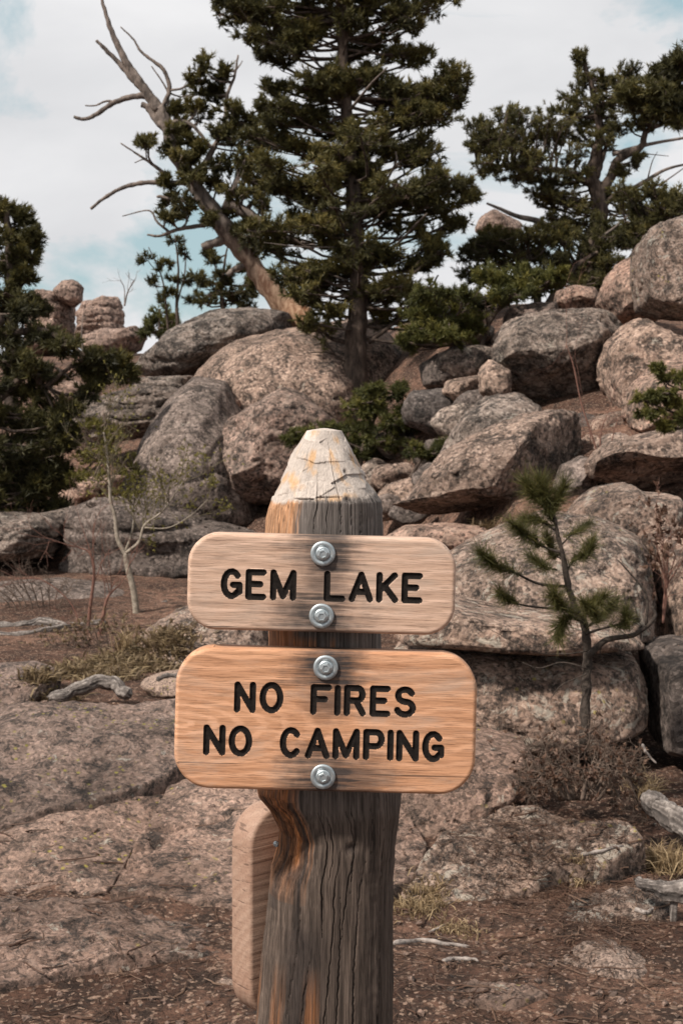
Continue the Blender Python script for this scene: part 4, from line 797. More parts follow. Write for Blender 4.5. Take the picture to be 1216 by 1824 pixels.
# scattered gravel, litter
def scatter():
    rg = np.random.default_rng(31); mb = MB(); U, F = ico(1); n = 0
    while n < 1900:
        yy = 3.5+4.2*rg.random()**1.6; x = rg.uniform(-.29, .29)*yy
        loc, nr, nm = drop(x, yy)
        if not nm.startswith('ground') and rg.random() > .12: n += .3; continue
        s = .004+.012*rg.random()**4; q = U*np.array([1, .8, .6])*s*(1+.25*rg.normal(size=(len(U), 1)))
        a = rg.uniform(0, 6.3); q = np.stack([q[:, 0]*np.cos(a)-q[:, 1]*np.sin(a), q[:, 0]*np.sin(a)+q[:, 1]*np.cos(a), q[:, 2]], 1)
        mb.add(q+loc+np.array([0, 0, s*.25]), None, F); n += 1
    tag(mb.build('gravel', M_slab, None, (0, 4, 0), smooth=False), 'small pink gravel scattered over the brown soil', 'gravel', None, 'stuff')
    mb = MB(); spots = [(0, 0, 0)]
    for i in range(5200):
        if i < 2600:
            px, py = rg.normal(930, 110), rg.normal(1555, 32)
            if px < 700: continue
        elif i < 3600: px, py = rg.normal(1060, 70), rg.normal(1640, 40)
        else: px, py = rg.uniform(0, 1216), rg.uniform(1590, 1830)
        yy = CAMZ*FPX/(max(py, 1440)-HY); x = (px-HX)*yy/FPX
        loc, nr, nm = drop(x, yy)
        a = rg.uniform(0, 6.3); L = rg.uniform(.02, .06); d = np.array([np.cos(a), np.sin(a), rg.normal(0, .12)])*L
        w = np.cross(d, [0, 0, 1.]); w = w/np.linalg.norm(w)*.0011
        p = loc+np.array([0, 0, rg.uniform(.002, .012)])
        mb.add(np.array([p-d/2-w, p-d/2+w, p+d/2+w, p+d/2-w]), [[0, 1, 2, 3]], None, rg.uniform(0, 1)**1.6)
    for i in range(260):
        py = rg.uniform(1500, 1830); px = rg.uniform(0, 1216) if i % 3 else rg.normal(980, 120); yy = CAMZ*FPX/(py-HY); x = (px-HX)*yy/FPX
        loc, nr, nm = drop(x, yy); a = rg.uniform(0, 6.3); L = rg.uniform(.03, .14); d = np.array([np.cos(a), np.sin(a)*.8, rg.normal(0, .08)])
        pth = [loc+d*L*(k/3-.5)+rg.normal(0, .006, 3)*np.array([1, 1, .3])+np.array([0, 0, .006]) for k in range(4)]
        tube(mb, smooth_path(pth, 7), np.linspace(.0026, .0012, 7)*rg.uniform(.7, 1.6), 4, rg.uniform(.2, 1), cap=False)
    tag(mb.build('needle_litter', M_litter, None, (0, 4.8, 0), smooth=False), 'brown pine needle litter strewn over soil right of the post', 'litter', None, 'stuff')
scatter()

# ------------------------------------------------------------------ the sign
SY = 2.27                                           # post axis
post_root = empty('trail_sign', (P(582, 0, SY)[0], SY, 0), 'wooden trail sign: pointed log post with two routed boards and a side board', 'sign')

def wood_board_mat(name, ca, cb, stains, contrast=1., eye=None):
    """grain runs along local x; stains: list of (x, z, radius) of iron-dark weathering round the bolts"""
    m, n, l, b = mat_new(name); t = n.new('ShaderNodeTexCoord'); o = t.outputs['Object']
    def mp(s, loc=(0, 0, 0)):
        q = n.new('ShaderNodeMapping'); q.inputs['Scale'].default_value = s; q.inputs['Location'].default_value = loc; l.new(o, q.inputs[0]); return q.outputs[0]
    g1 = noise(n, l, mp((3, 170, 170)), 1., 7, .72, .35)
    g2 = noise(n, l, mp((24, 640, 640)), 1., 4, .75)
    wv = nd(n, 'ShaderNodeTexWave', wave_type='BANDS', bands_direction='Z', i_Scale=16., i_Distortion=6.5, i_Detail=2., i_Detail_Scale=.7); l.new(mp((.8, 1, 1), (.31, 0, .13)), wv.inputs['Vector'])
    col = mixc(n, l, ramp(n, l, g1, [(.32, 0.), (.68, 1.)]), ca, cb)
    col = mixc(n, l, math_(n, l, 'MULTIPLY', ramp(n, l, wv.outputs['Color'], [(.6, 0.), (.95, 1.)]), .42*contrast), col, tuple(min(1, c*1.3+.04) for c in ca))
    col = mixc(n, l, ramp(n, l, g2, [(.36, .75), (.5, 0.)]), col, tuple(c*.45 for c in cb))
    if eye:                                   # cathedral figure round a knot near one end
        q = n.new('ShaderNodeMapping'); q.inputs['Location'].default_value = (-eye[0]*.30, 0, -eye[1]); q.inputs['Scale'].default_value = (.30, 0, 1); l.new(o, q.inputs[0])
        rw = nd(n, 'ShaderNodeTexWave', wave_type='RINGS', rings_direction='Y', i_Scale=30., i_Distortion=2.2, i_Detail=2., i_Detail_Scale=6.); l.new(q.outputs[0], rw.inputs['Vector'])
        ln = n.new('ShaderNodeVectorMath'); ln.operation = 'LENGTH'; l.new(q.outputs[0], ln.inputs[0])
        col = mixc(n, l, math_(n, l, 'MULTIPLY', ramp(n, l, rw.outputs['Color'], [(.5, 0.), (.9, .6)]), ramp(n, l, ln.outputs['Value'], [(.0, 1.), (.09, 0.)])), col, tuple(min(1, c*1.35+.07) for c in ca))
    # long drying checks
    ck = noise(n, l, mp((2.2, 150, 150), (3, 1, 7)), 1., 3, .5); col = mixc(n, l, ramp(n, l, ck, [(.29, .85), (.325, 0.)]), col, tuple(c*.2 for c in cb))
    col = mixc(n, l, ramp(n, l, noise(n, l, mp((5, 9, 9), (1, 5, 2)), 1., 4, .6), [(.45, 0.), (.75, .5)]), col, tuple(c*1.12 for c in ca))
    wz = ramp(n, l, noise(n, l, mp((7, 22, 22), (4, 2, 9)), 1., 6, .7, .6), [(.48, 0.), (.72, .5)]); col = mixc(n, l, wz, col, (.40, .335, .285))
    fac = None
    sx = n.new('ShaderNodeSeparateXYZ'); l.new(o, sx.inputs[0])
    streak = math_(n, l, 'ADD', math_(n, l, 'MULTIPLY', math_(n, l, 'SUBTRACT', noise(n, l, mp((9, 190, 190)), 1., 5, .65), .5), 1.7), math_(n, l, 'MULTIPLY', math_(n, l, 'SUBTRACT', noise(n, l, mp((26, 26, 26), (2, 8, 5)), 1., 4, .6), .5), .9))
    for (x, z, r, st) in stains:
        dx = math_(n, l, 'DIVIDE', math_(n, l, 'SUBTRACT', sx.outputs[0], x), r*1.25); dz = math_(n, l, 'DIVIDE', math_(n, l, 'SUBTRACT', sx.outputs[2], z), r)
        d = math_(n, l, 'SQRT', math_(n, l, 'ADD', math_(n, l, 'MULTIPLY', dx, dx), math_(n, l, 'MULTIPLY', dz, dz)))
        d = math_(n, l, 'ADD', d, streak)
        f = math_(n, l, 'MULTIPLY', ramp(n, l, d, [(.25, 1.), (.6, .62), (1., 0.)]), st)
        fac = f if fac is None else math_(n, l, 'MAXIMUM', fac, f)
    if fac is not None: col = mixc(n, l, fac, col, (.034, .03, .03))
    l.new(col, b.inputs['Base Color']); b.inputs['Roughness'].default_value = .62; b.inputs['Specular IOR Level'].default_value = .25
    h = math_(n, l, 'ADD', g2, math_(n, l, 'MULTIPLY', g1, .6))
    l.new(bump(n, l, h, .5, .0012), b.inputs['Normal']); return m
m_, n_, l_, b_ = mat_new('letter_paint'); M_paint = m_
k_ = noise(n_, l_, coords(n_, l_, rnd=False), 300, 4); l_.new(ramp(n_, l_, k_, [(.3, (.008, .0068, .0062)), (.75, (.02, .0155, .0135))]), b_.inputs['Base Color']); b_.inputs['Roughness'].default_value = .9; b_.inputs['Specular IOR Level'].default_value = .1
m_, n_, l_, b_ = mat_new('zinc'); M_zinc = m_
k_ = noise(n_, l_, coords(n_, l_, rnd=False), 120, 5, .6); l_.new(ramp(n_, l_, k_, [(.3, (.30, .34, .36)), (.7, (.62, .66, .68))]), b_.inputs['Base Color'])
b_.inputs['Metallic'].default_value = .9; l_.new(ramp(n_, l_, k_, [(.3, .6), (.7, .36)]), b_.inputs['Roughness']); l_.new(bump(n_, l_, k_, .15, .001), b_.inputs['Normal'])

def arc(cx, cz, rx, rz, a0, a1, n=14):
    a = np.radians(np.linspace(a0, a1, n)); return [(cx+rx*math.cos(t), cz+rz*math.sin(t)) for t in a]
GL = {  # strokes in a unit box: x 0..1, z 0..1 (stroke centre lines)
 'G': [arc(.5, .5, .5, .5, 42, 318)+[(1., .17), (1., .46), (.60, .46)]],
 'E': [[(1, 1), (0, 1), (0, 0), (1, 0)], [(0, .52), (.78, .52)]],
 'M': [[(0, 0), (0, 1), (.5, .05), (1, 1), (1, 0)]],
 'L': [[(0, 1), (0, 0), (1, 0)]],
 'A': [[(0, 0), (.5, 1), (1, 0)], [(.2, .30), (.8, .30)]],
 'K': [[(0, 0), (0, 1)], [(.95, 1), (0, .36)], [(.30, .58), (1, 0)]],
 'N': [[(0, 0), (0, 1), (1, 0), (1, 1)]],
 'O': [arc(.5, .5, .5, .5, 0, 360, 28)],
 'F': [[(1, 1), (0, 1), (0, 0)], [(0, .52), (.75, .52)]],
 'I': [[(.5, 0), (.5, 1)]],
 'R': [[(0, 0), (0, 1), (.62, 1)]+arc(.66, .75, .30, .25, 90, -90, 10)+[(0, .50)], [(.55, .5), (1, 0)]],
 'S': [arc(.5, .755, .44, .245, 22, 180, 10)+arc(.5, .755, .44, .245, 180, 268, 6)+arc(.5, .255, .5, .255, 90, -8, 9)[1:]+arc(.5, .255, .5, .255, -8, -160, 9)[1:]],
 'C': [arc(.5, .5, .5, .5, 42, 318, 24)],
 'P': [[(0, 0), (0, 1), (.62, 1)]+arc(.64, .72, .36, .28, 90, -90, 10)+[(0, .44)]],
}
def seg_sdf(px, pz, path):
    d = np.full(px.shape, 9.)
    for (ax, az), (bx, bz) in zip(path[:-1], path[1:]):
        vx, vz = bx-ax, bz-az; L = vx*vx+vz*vz+1e-12
        t = np.clip(((px-ax)*vx+(pz-az)*vz)/L, 0, 1); d = np.minimum(d, np.hypot(px-ax-t*vx, pz-az-t*vz))
    return d
BS = FPX/2.13                                       # pixels per metre on the board faces
def board(label, cpx, wpx, hpx, rpx, letters, mat, roll, name='sign_board', thick=.038, sr=.0048, step=.001, Yf=2.13, xf=None):
    """a round-cornered board with router-cut letters; local x right, z up, front face towards -y"""
    w, h, r = wpx/BS/2, hpx/BS/2, rpx/BS
    xs = np.arange(-w-step, w+step*1.5, step); zs = np.arange(-h-step, h+step*1.5, step)
    Xg, Zg = np.meshgrid(xs, zs); x, z = Xg.ravel(), Zg.ravel()
    def sdf(x, z):
        qx, qz = np.abs(x)-w+r, np.abs(z)-h+r
        return np.hypot(np.clip(qx, 0, None), np.clip(qz, 0, None))+np.minimum(np.maximum(qx, qz), 0)-r
    d = sdf(x, z); e = 1e-5
    gxn = (sdf(x+e, z)-sdf(x-e, z))/(2*e); gzn = (sdf(x, z+e)-sdf(x, z-e))/(2*e)
    ct = math.cos(roll); st = math.sin(roll)
    L = np.full(x.shape, 9.); who = np.full(x.shape, -1)
    for li, (ch, x0, x1, y0, y1) in enumerate(letters):
        cx, cy = (x0+x1)/2-cpx[0], (y0+y1)/2-cpx[1]
        lx, lz = (cx*ct+cy*st)/BS, (cx*st-cy*ct)/BS                  # undo the roll
        hw, hh = (x1-x0)/BS/2-sr, (y1-y0)/BS/2-sr
        if ch == 'I': hw = 0.
        sel = np.where((np.abs(x-lx) < hw+.012) & (np.abs(z-lz) < hh+.012))[0]
        for s_ in GL[ch]:
            path = [(lx+(a-.5)*2*hw, lz+(b-.5)*2*hh) for a, b in s_]
            dd = seg_sdf(x[sel], z[sel], path); up = dd < L[sel]; L[sel[up]] = dd[up]; who[sel[up]] = li
    # snap grid points to the letter rims and to the outline
    G = L.reshape(Xg.shape); gz_, gx_ = np.gradient(G, step); gl = np.hypot(gx_, gz_)+1e-6
    sn = (np.abs(L-sr) < step*.52) & (gl.ravel() > .5)
    x = x+np.where(sn, (sr-L)*(gx_/gl).ravel(), 0); z = z+np.where(sn, (sr-L)*(gz_/gl).ravel(), 0)
    Ls = np.where(sn, sr, L)
    sb = np.abs(d) < step*.72; x = x-np.where(sb, d*gxn, 0); z = z-np.where(sb, d*gzn, 0); ds = np.where(sb, 0., d)
    ro = .0065
    t = np.clip((ds+ro)/ro, 0, 1); yy = ro*(1-np.sqrt(np.clip(1-t*t, 0, 1)))
    yy += .0004*fbm(np.stack([x*9, z*90, 0*x], 1), 3)
    yy += np.where(Ls < sr, .0020*np.sqrt(np.clip(1-(Ls/sr)**2, 0, 1))+.0005, 0)
    nxg = len(xs); nzg = len(zs)
    ii = np.arange(nzg-1)[:, None]*nxg+np.arange(nxg-1)[None, :]
    Q = np.stack([ii, ii+1, ii+nxg+1, ii+nxg], -1).reshape(-1, 4)
    Q = Q[(ds[Q] <= 1e-9).all(1)]
    inl = (Ls[Q] <= sr+1e-9).all(1) & (Ls[Q].mean(1) < sr-1e-6)
    V = np.stack([x, yy, z], 1); V[:, 1] -= thick/2
    loc = P(cpx[0], cpx[1], Yf)+np.array([0, thick/2, 0]) if xf is None else xf[0]
    rot = (0, roll, 0) if xf is None else xf[1]
    def sub(Qs): u, inv = np.unique(Qs, return_inverse=True); return u, inv.reshape(Qs.shape)
    u, Qb = sub(Q[~inl]); Vb = V[u]
    ed = np.concatenate([Q[:, [0, 1]], Q[:, [1, 2]], Q[:, [2, 3]], Q[:, [3, 0]]]); key = np.sort(ed, 1); kk = key[:, 0].astype(np.int64)*len(V)+key[:, 1]
    uq, idx, cnt = np.unique(kk, return_index=True, return_counts=True); be = ed[idx[cnt == 1]]
    # sides, back round-over and back face from the outline loop
    lut = -np.ones(len(V), int); lut[u] = np.arange(len(u)); bv = np.unique(be); n0 = len(Vb)
    r1_ = V[bv].copy(); r1_[:, 1] = thick/2-.006
    r2_ = V[bv].copy(); r2_[:, 1] = thick/2; r2_[:, 0] *= 1-.006/w; r2_[:, 2] *= 1-.006/h
    pos = {int(a): i for i, a in enumerate(bv)}; nb = len(bv)
    a = np.array([pos[int(q)] for q in be[:, 0]]); b = np.array([pos[int(q)] for q in be[:, 1]])
    Qs1 = np.stack([lut[be[:, 1]], lut[be[:, 0]], n0+a, n0+b], -1); Qs2 = np.stack([n0+b, n0+a, n0+nb+a, n0+nb+b], -1)
    Tb = np.stack([n0+nb+b, n0+nb+a, np.full(len(a), n0+2*nb)], -1)
    Vb = np.vstack([Vb, r1_, r2_, [[0, thick/2, 0]]])
    o = link_mesh(name, Vb, [np.vstack([Qb, Qs1, Qs2]), Tb], mat, None, True, None, loc, rot)
    o.parent = post_root; o.location = Vector(loc)-Vector(post_root.location); o['label'] = label
    Ql = Q[inl]
    wl = who[Ql].max(1) if len(Ql) else np.zeros(0)
    for li, lt in enumerate(letters):
        qs = Ql[wl == li]
        if not len(qs): continue
        u2, q2 = sub(qs); c = V[u2].mean(0)
        lo = link_mesh('letter', V[u2]-c, q2, M_paint, None, True); lo.location = c; lo.parent = o
    return o
ROLL = R(1.5)
M_up = wood_board_mat('board_wood_pale', (.56, .38, .285), (.45, .285, .20), [(.003, .045, .052, .95), (.0, -.045, .062, .95), (.0, 0., .042, .7), (0., -.066, .075, .6), (.003, .066, .05, .6)])
M_lo = wood_board_mat('board_wood_orange', (.565, .30, .172), (.445, .215, .115), [(.002, .078, .058, .97), (-.003, -.081, .062, .95), (.0, 0.03, .042, .7), (.04, -.088, .06, .7)], 1.2, (-.213, -.008))
M_side = wood_board_mat('board_wood_side', (.38, .24, .165), (.29, .175, .12), [])
board('upper board reading GEM LAKE, paler wood', (572.5, 1041), 478, 172, 54,
      [('G', 393, 432.5, 1012, 1067.5), ('E', 437, 475, 1013.5, 1069), ('M', 481, 528, 1014.5, 1070), ('L', 576.5, 615.5, 1017, 1072), ('A', 621, 665, 1018, 1073), ('K', 669.5, 709.5, 1019, 1074), ('E', 714.5, 752.5, 1020, 1075)], M_up, ROLL)
board('lower board reading NO FIRES NO CAMPING, warmer wood', (579.5, 1285), 537, 252, 66,
      [('N', 417, 456, 1214, 1270), ('O', 462, 505, 1214.5, 1271), ('F', 552.5, 591, 1218.5, 1274), ('I', 596, 606, 1220, 1275.5), ('R', 612, 652, 1220, 1276), ('E', 658, 695.5, 1221, 1277), ('S', 701, 741, 1222.5, 1278.5),
       ('N', 362, 402, 1290.5, 1346), ('O', 407, 449.5, 1292, 1348), ('C', 498, 538, 1295, 1351), ('A', 543, 587.5, 1296, 1352), ('M', 592, 640.5, 1297.5, 1353.5), ('P', 646, 685, 1298.5, 1354.5), ('I', 690, 700, 1299.5, 1355.5), ('N', 705, 746, 1300.5, 1356.5), ('G', 751, 791, 1302, 1358)], M_lo, ROLL)

# side board bolted to the back left of the post: we see its end and part of its inner face
al = R(50); u_ = np.array([math.sin(al), math.cos(al), 0]); n_in = np.array([math.cos(al), -math.sin(al), 0])
cor = P(447, 1637, 2.29)
side_c = cor+u_*.115-n_in*.027
def side_board():
    mb_n = 44; w, h, r, th = .115, .167, .058, .054
    prof = []
    for (sx, sz, a0) in ((1, 1, 0), (-1, 1, 90), (-1, -1, 180), (1, -1, 270)):
        for t in np.linspace(0, 90, 12): prof.append((sx*(w-r)+r*math.cos(R(a0+t)), sz*(h-r)+r*math.sin(R(a0+t))))
    prof = np.array(prof); n = len(prof); rows = []
    ro = .005
    for yo, ins in [(-th/2, ro), (-th/2+.0015, .0015), (-th/2+ro, 0), (-th/4, -.0004), (0, 0), (th/4, -.0004), (th/2-ro, 0), (th/2-.0015, .0015), (th/2, ro)]:
        sc = np.array([1-ins/w, 1-ins/h]); q = prof*sc; rows.append(np.stack([q[:, 0], np.full(n, yo), q[:, 1]], 1))
    V = np.vstack(rows); m = len(rows); i = np.arange(m-1)[:, None]*n; j = np.arange(n)[None, :]; k = (j+1) % n
    Q = np.stack([i+j, i+k, i+n+k, i+n+j], -1).reshape(-1, 4)
    V = np.vstack([V, [[0, -th/2, 0], [0, th/2, 0]]]); jj = np.arange(n); kk = (jj+1) % n
    T = np.vstack([np.stack([kk, jj, np.full(n, m*n)], -1), np.stack([(m-1)*n+jj, (m-1)*n+kk, np.full(n, m*n+1)], -1)])
    ang = math.atan2(u_[1], u_[0])
    o = link_mesh('sign_board', V, [Q, T], M_end, None, True, None, side_c, (0, 0, ang))
    o.parent = post_root; o.location = Vector(side_c)-Vector(post_root.location); o['label'] = 'plain thick board fixed to the back of the post, seen end on'
def end_mat():
    m, n, l, b = mat_new('end_grain'); t = n.new('ShaderNodeTexCoord'); o = t.outputs['Object']
    q = n.new('ShaderNodeMapping'); q.inputs['Location'].default_value = (.1, .13, .22); q.inputs['Scale'].default_value = (.3, 1.5, 1); l.new(o, q.inputs[0])
    wv = nd(n, 'ShaderNodeTexWave', wave_type='RINGS', rings_direction='X', i_Scale=17., i_Distortion=2.6, i_Detail=3., i_Detail_Scale=3.); l.new(q.outputs[0], wv.inputs['Vector'])
    col = mixc(n, l, ramp(n, l, wv.outputs['Color'], [(.2, 0.), (.9, 1.)]), (.31, .195, .14), (.345, .225, .165))
    nn = noise(n, l, o, 14, 6, .6); col = mixc(n, l, ramp(n, l, nn, [(.4, 0.), (.7, .7)]), col, (.25, .135, .09))
    q2 = n.new('ShaderNodeMapping'); q2.inputs['Rotation'].default_value = (R(38), 0, 0); q2.inputs['Scale'].default_value = (1, 22, 150); l.new(o, q2.inputs[0])
    ck = noise(n, l, q2.outputs[0], 1., 3, .5); col = mixc(n, l, ramp(n, l, ck, [(.33, .75), (.37, 0.)]), col, (.09, .05, .035))
    g = noise(n, l, o, 260, 4, .7); col = mixc(n, l, ramp(n, l, g, [(.38, .4), (.5, 0.)]), col, (.14, .085, .06))
    l.new(col, b.inputs['Base Color']); b.inputs['Roughness'].default_value = .75
    l.new(bump(n, l, math_(n, l, 'ADD', ck, math_(n, l, 'MULTIPLY', wv.outputs['Color'], .3)), .5, .002), b.inputs['Normal']); return m
M_end = end_mat(); side_board()

# bolts
def bolt_mesh():
    bm = bmesh.new()
    # flanged hex head with a dished top, axis -y
    prof = [(.0105, 0), (.0105, -.0015), (.0088, -.003)]
    rings = []
    for r, y in prof: rings.append([bm.verts.new((r*math.cos(a), y, r*math.sin(a))) for a in np.linspace(0, 2*math.pi, 36, endpoint=False)])
    def hexr(a, r): return r*math.cos(math.pi/6)/math.cos(((a+math.pi/6) % (math.pi/3))-math.pi/6)
    for r, y in [(.0078, -.0031), (.0078, -.0078), (.0070, -.0088), (.0050, -.0090), (.0044, -.0080)]:
        rings.append([bm.verts.new((hexr(a, r)*math.cos(a), y, hexr(a, r)*math.sin(a))) for a in np.linspace(0, 2*math.pi, 36, endpoint=False)])
    for A, B in zip(rings[:-1], rings[1:]):
        for i in range(36): bm.faces.new((A[i], A[(i+1) % 36], B[(i+1) % 36], B[i]))
    bm.faces.new(rings[-1]); bm.normal_update(); me = bpy.data.meshes.new('bolt'); bm.to_mesh(me); bm.free(); me.materials.append(M_zinc)
    bm = bmesh.new(); rings = []
    for r, y in [(.0182, 0), (.0182, -.0022), (.0174, -.0032), (.0115, -.0030), (.0105, -.0015)]:
        rings.append([bm.verts.new((r*math.cos(a), y, r*math.sin(a))) for a in np.linspace(0, 2*math.pi, 48, endpoint=False)])
    for A, B in zip(rings[:-1], rings[1:]):
        for i in range(48): bm.faces.new((A[i], A[(i+1) % 48], B[(i+1) % 48], B[i]))
    wm = bpy.data.meshes.new('washer'); bm.to_mesh(wm); bm.free(); wm.materials.append(M_zinc)
    for p in wm.polygons: p.use_smooth = True
    return me, wm
bme, wme = bolt_mesh()
def bolt(px, py, roll, Yf, lab, s=1.):
    o = bpy.data.objects.new('bolt', bme); C.objects.link(o); loc = P(px, py, Yf); o.parent = post_root
    o.location = Vector(loc)-Vector(post_root.location)-Vector((0, .0016, 0)); o.rotation_euler = (0, roll, 0); o.scale = (s, s, s); o['label'] = lab
    w = bpy.data.objects.new('washer', wme); C.objects.link(w); w.parent = o; w.location = (0, .0012, 0)
bolt(575, 986, .2, 2.13, 'bolt at the top of the upper board'); bolt(572.5, 1097, .55, 2.13, 'bolt at the bottom of the upper board')
bolt(580, 1189, .4, 2.13, 'bolt at the top of the lower board'); bolt(575, 1383, .1, 2.13, 'bolt at the bottom of the lower board')

# the post
def post():
    rg = np.random.default_rng(77)
    Lx = ([755,767,780,800,840,880,905,925,950,1145,1330,1400,1415,1440,1475,1510,1545,1600,1700,1824,1950,2520], [556,545,537,524,505,488,478,474,472,479,470,458,460,480,498,494,482,478,466,456,450,440])
    Rx = ([755,767,780,800,850,880,892,910,950,1145,1330,1400,1415,1450,1500,1560,1824,1950,2520], [600,608,616,627,652,671,679,681,681,678,700,714,714,711,704,700,699,702,712])
    k = SY/FPX
    def zpy(py): return CAMZ-(py-HY)*k
    py = np.concatenate([np.linspace(767, 950, 130), np.linspace(952, 1395, 36), np.linspace(1400, 1830, 215), np.linspace(1845, 2530, 12)])
    na = 300; s = np.linspace(0, 1, na, endpoint=False); th = (-np.pi/2+2*np.pi*(s-.122*np.sin(2*np.pi*s))+3.9) % (2*np.pi)-3.9   # denser towards the camera
    TH, PY = np.meshgrid(th, py); Lv, Rv = np.interp(PY, *Lx), np.interp(PY, *Rx)
    cx = (np.interp(PY, *Lx)+np.interp(PY, *Rx))/2; rx = (Rv-Lv)/2*k
    ry = np.clip(np.interp(PY, [767, 890, 1145, 1900], [.03, .088, .09, .098]), 0, None)
    p = 2.35; c, sn = np.cos(TH), np.sin(TH); sc = (np.abs(c)**p+np.abs(sn)**p)**(-1/p)
    Zw = zpy(PY); t = np.stack([np.cos(TH).ravel(), np.sin(TH).ravel(), (Zw*1.).ravel()], 1)
    tip = np.clip((np.interp(TH, np.linspace(-4, 2.4, 400), 895+np.cumsum(rg.normal(0, 1.6, 400))*.5+rg.normal(0, 1.2, 400))-PY)/6., 0, 1)
    # axe facets on the tip
    fc = rg.uniform(0, 1, (64, 2)); fth = -np.pi+fc[:, 0]*2*np.pi; fpy = 765+fc[:, 1]*140
    dth = (TH.ravel()[:, None]-fth[None]+np.pi) % (2*np.pi)-np.pi
    selt = PY.ravel() < 912; D = np.full((TH.size,), 0.); A_, B_, C_ = rg.normal(0, .010, 64), rg.normal(0, .13, 64), rg.normal(0, .0018, 64)
    idx = np.argmin((dth[selt]*34)**2+((PY.ravel()[selt][:, None]-fpy[None])*1.25)**2, 1)
    D[selt] = A_[idx]+B_[idx]*dth[selt, idx]+C_[idx]*(PY.ravel()[selt]-fpy[idx])
    fac = 1+(np.clip(D*.62, -.055, .022)-.012)*tip.ravel()
    # grain ridges and drying cracks
    rid = fbm(np.stack([TH.ravel()*14, (Zw*2.2).ravel(), 0*TH.ravel()], 1), 4, .6)
    fac += (.0045*rid+.010*fbm(t*np.array([2, 2, 4.]), 3))*(1-.7*tip.ravel())
    crk = np.zeros(TH.size); thf, pyf = TH.ravel(), PY.ravel()
    spec = [(-1.66, 830, 950, .7), (-1.50, 860, 950, .7), (-1.38, 775, 950, .6), (-1.12, 850, 950, .7), (-1.95, 800, 900, .35), (-.9, 870, 950, .6), (-1.75, 1410, 1640, 1.), (-1.62, 1420, 1540, .8), (-1.30, 1405, 1640, .8), (-1.5, 1480, 1824, .7), (-1.42, 1560, 1824, .7), (-1.1, 1500, 1824, .7), (-2.05, 1560, 1824, .7), (-1.0, 1405, 1500, .5), (-1.2, 1700, 1824, .8), (-1.85, 1660, 1824, .6), (-.8, 1420, 1824, .6), (-1.37, 1405, 1560, .6)]
    for a0, y0, y1, dp in spec:
        wob = .030*np.sin((pyf-y0)/75+a0*9)+.012*fbm(np.stack([pyf/14, 0*pyf+a0*50, 0*pyf], 1), 2)+.0005*(pyf-y0)*math.sin(a0*31)
        wd = .0085*(.6+.5*np.abs(np.sin(pyf/23+a0*40)))*np.clip(np.minimum(pyf-y0, y1-pyf)/60, 0, 1)+1e-5
        crk = np.maximum(crk, dp*np.exp(-((thf-a0-wob)/wd)**2)*(pyf > y0)*(pyf < y1))
    fac -= .06*crk
    # knots
    knot = np.zeros(TH.size)
    for a0, yk, rr, dp in [(-1.35, 1480, 9, .05), (-2.3, 1532, 16, -.03), (-1.0, 838, 4, .06), (-1.15, 885, 5, .05)]:
        g = np.exp(-(((thf-a0)*95)**2+(pyf-yk)**2)/rr**2); fac -= dp*g; knot = np.maximum(knot, g)
    # the torn, sunken strip on the left below the boards
    sc2 = np.clip((pyf-1400)/30, 0, 1)*np.clip((1570-pyf)/50, 0, 1)*np.exp(-((thf+2.45)/.40)**2)
    fac -= .10*sc2*(1+.6*fbm(t*np.array([6, 6, 22.]), 4, .6))
    F_ = fac.reshape(TH.shape)
    x = (cx-HX)*k+rx*sc*c*F_; y = SY+ry*sc*sn*F_
    yfl = SY-.098                                      # planed flat where the boards sit
    inb = ((PY > 945) & (PY < 1425)); y = np.where(inb, np.maximum(y, yfl), y)
    V = np.stack([x.ravel(), y.ravel(), Zw.ravel()], 1)
    V[:, 0] += .0012*fbm(V*40, 2)
    # colour of the wood itself
    hx = (V[:, 0]/k+HX); st = fbm(np.stack([thf*9, Zw.ravel()*3, 0*thf], 1), 4, .6); st2 = fbm(np.stack([thf*30, Zw.ravel()*5, 0*thf+9], 1), 3, .6)
    pale = np.array([.42, .36, .318]); grey = np.array([.135, .115, .104]); brn = np.array([.14, .088, .06]); org = np.array([.34, .135, .05]); drk = np.array([.045, .034, .03])
    low = np.clip((pyf-1380)/60, 0, 1)[:, None]
    col = grey*(1-low)+(.36*grey+.42*brn)*low
    col = col*(1+.35*st[:, None]+.25*st2[:, None])
    lf = np.clip((-1.98-thf+.12*st)/.12, 0, 1)*(pyf > 880)*(pyf < 1580); lf = np.maximum(lf, np.clip((-1.5-thf+.3*st)/.2, 0, 1)*((pyf > 1120) & (pyf < 1170)))
    fade = np.where(pyf > 1500, np.clip((1600-pyf)/100, 0, 1), 1)
    col = col+(org*(1+.5*st2[:, None])-col)*(lf*fade*np.clip(.62+.5*st2, .1, 1))[:, None]
    top_o = lf*((pyf < 960)); col = col+(np.array([.48, .28, .16])-col)*(top_o*.5)[:, None]
    dz = np.clip((pyf-1580)/60, 0, 1)*np.exp(-((thf+1.95)/.34)**2)*.88; col = col+(drk-col)*dz[:, None]
    bo = np.clip((pyf-1680)/80, 0, 1)*np.clip(np.sin(thf*11+2+st), 0, 1)*(thf < -1.35)*(.5+.5*st2); col = col+(org*.9-col)*np.clip(bo, 0, .7)[:, None]
    tipc = pale*(1+.18*D.reshape(-1, 1)*12)*(1+.12*st2[:, None]); tipf = tip.ravel()
    yl = np.clip(fbm(np.stack([thf*3, Zw.ravel()*30, 0*thf+4], 1), 3)*1.6-.25, 0, 1); tipc = tipc+(np.array([.50, .30, .15])-tipc)*(yl*.85)[:, None]
    col = col+(tipc-col)*tipf[:, None]
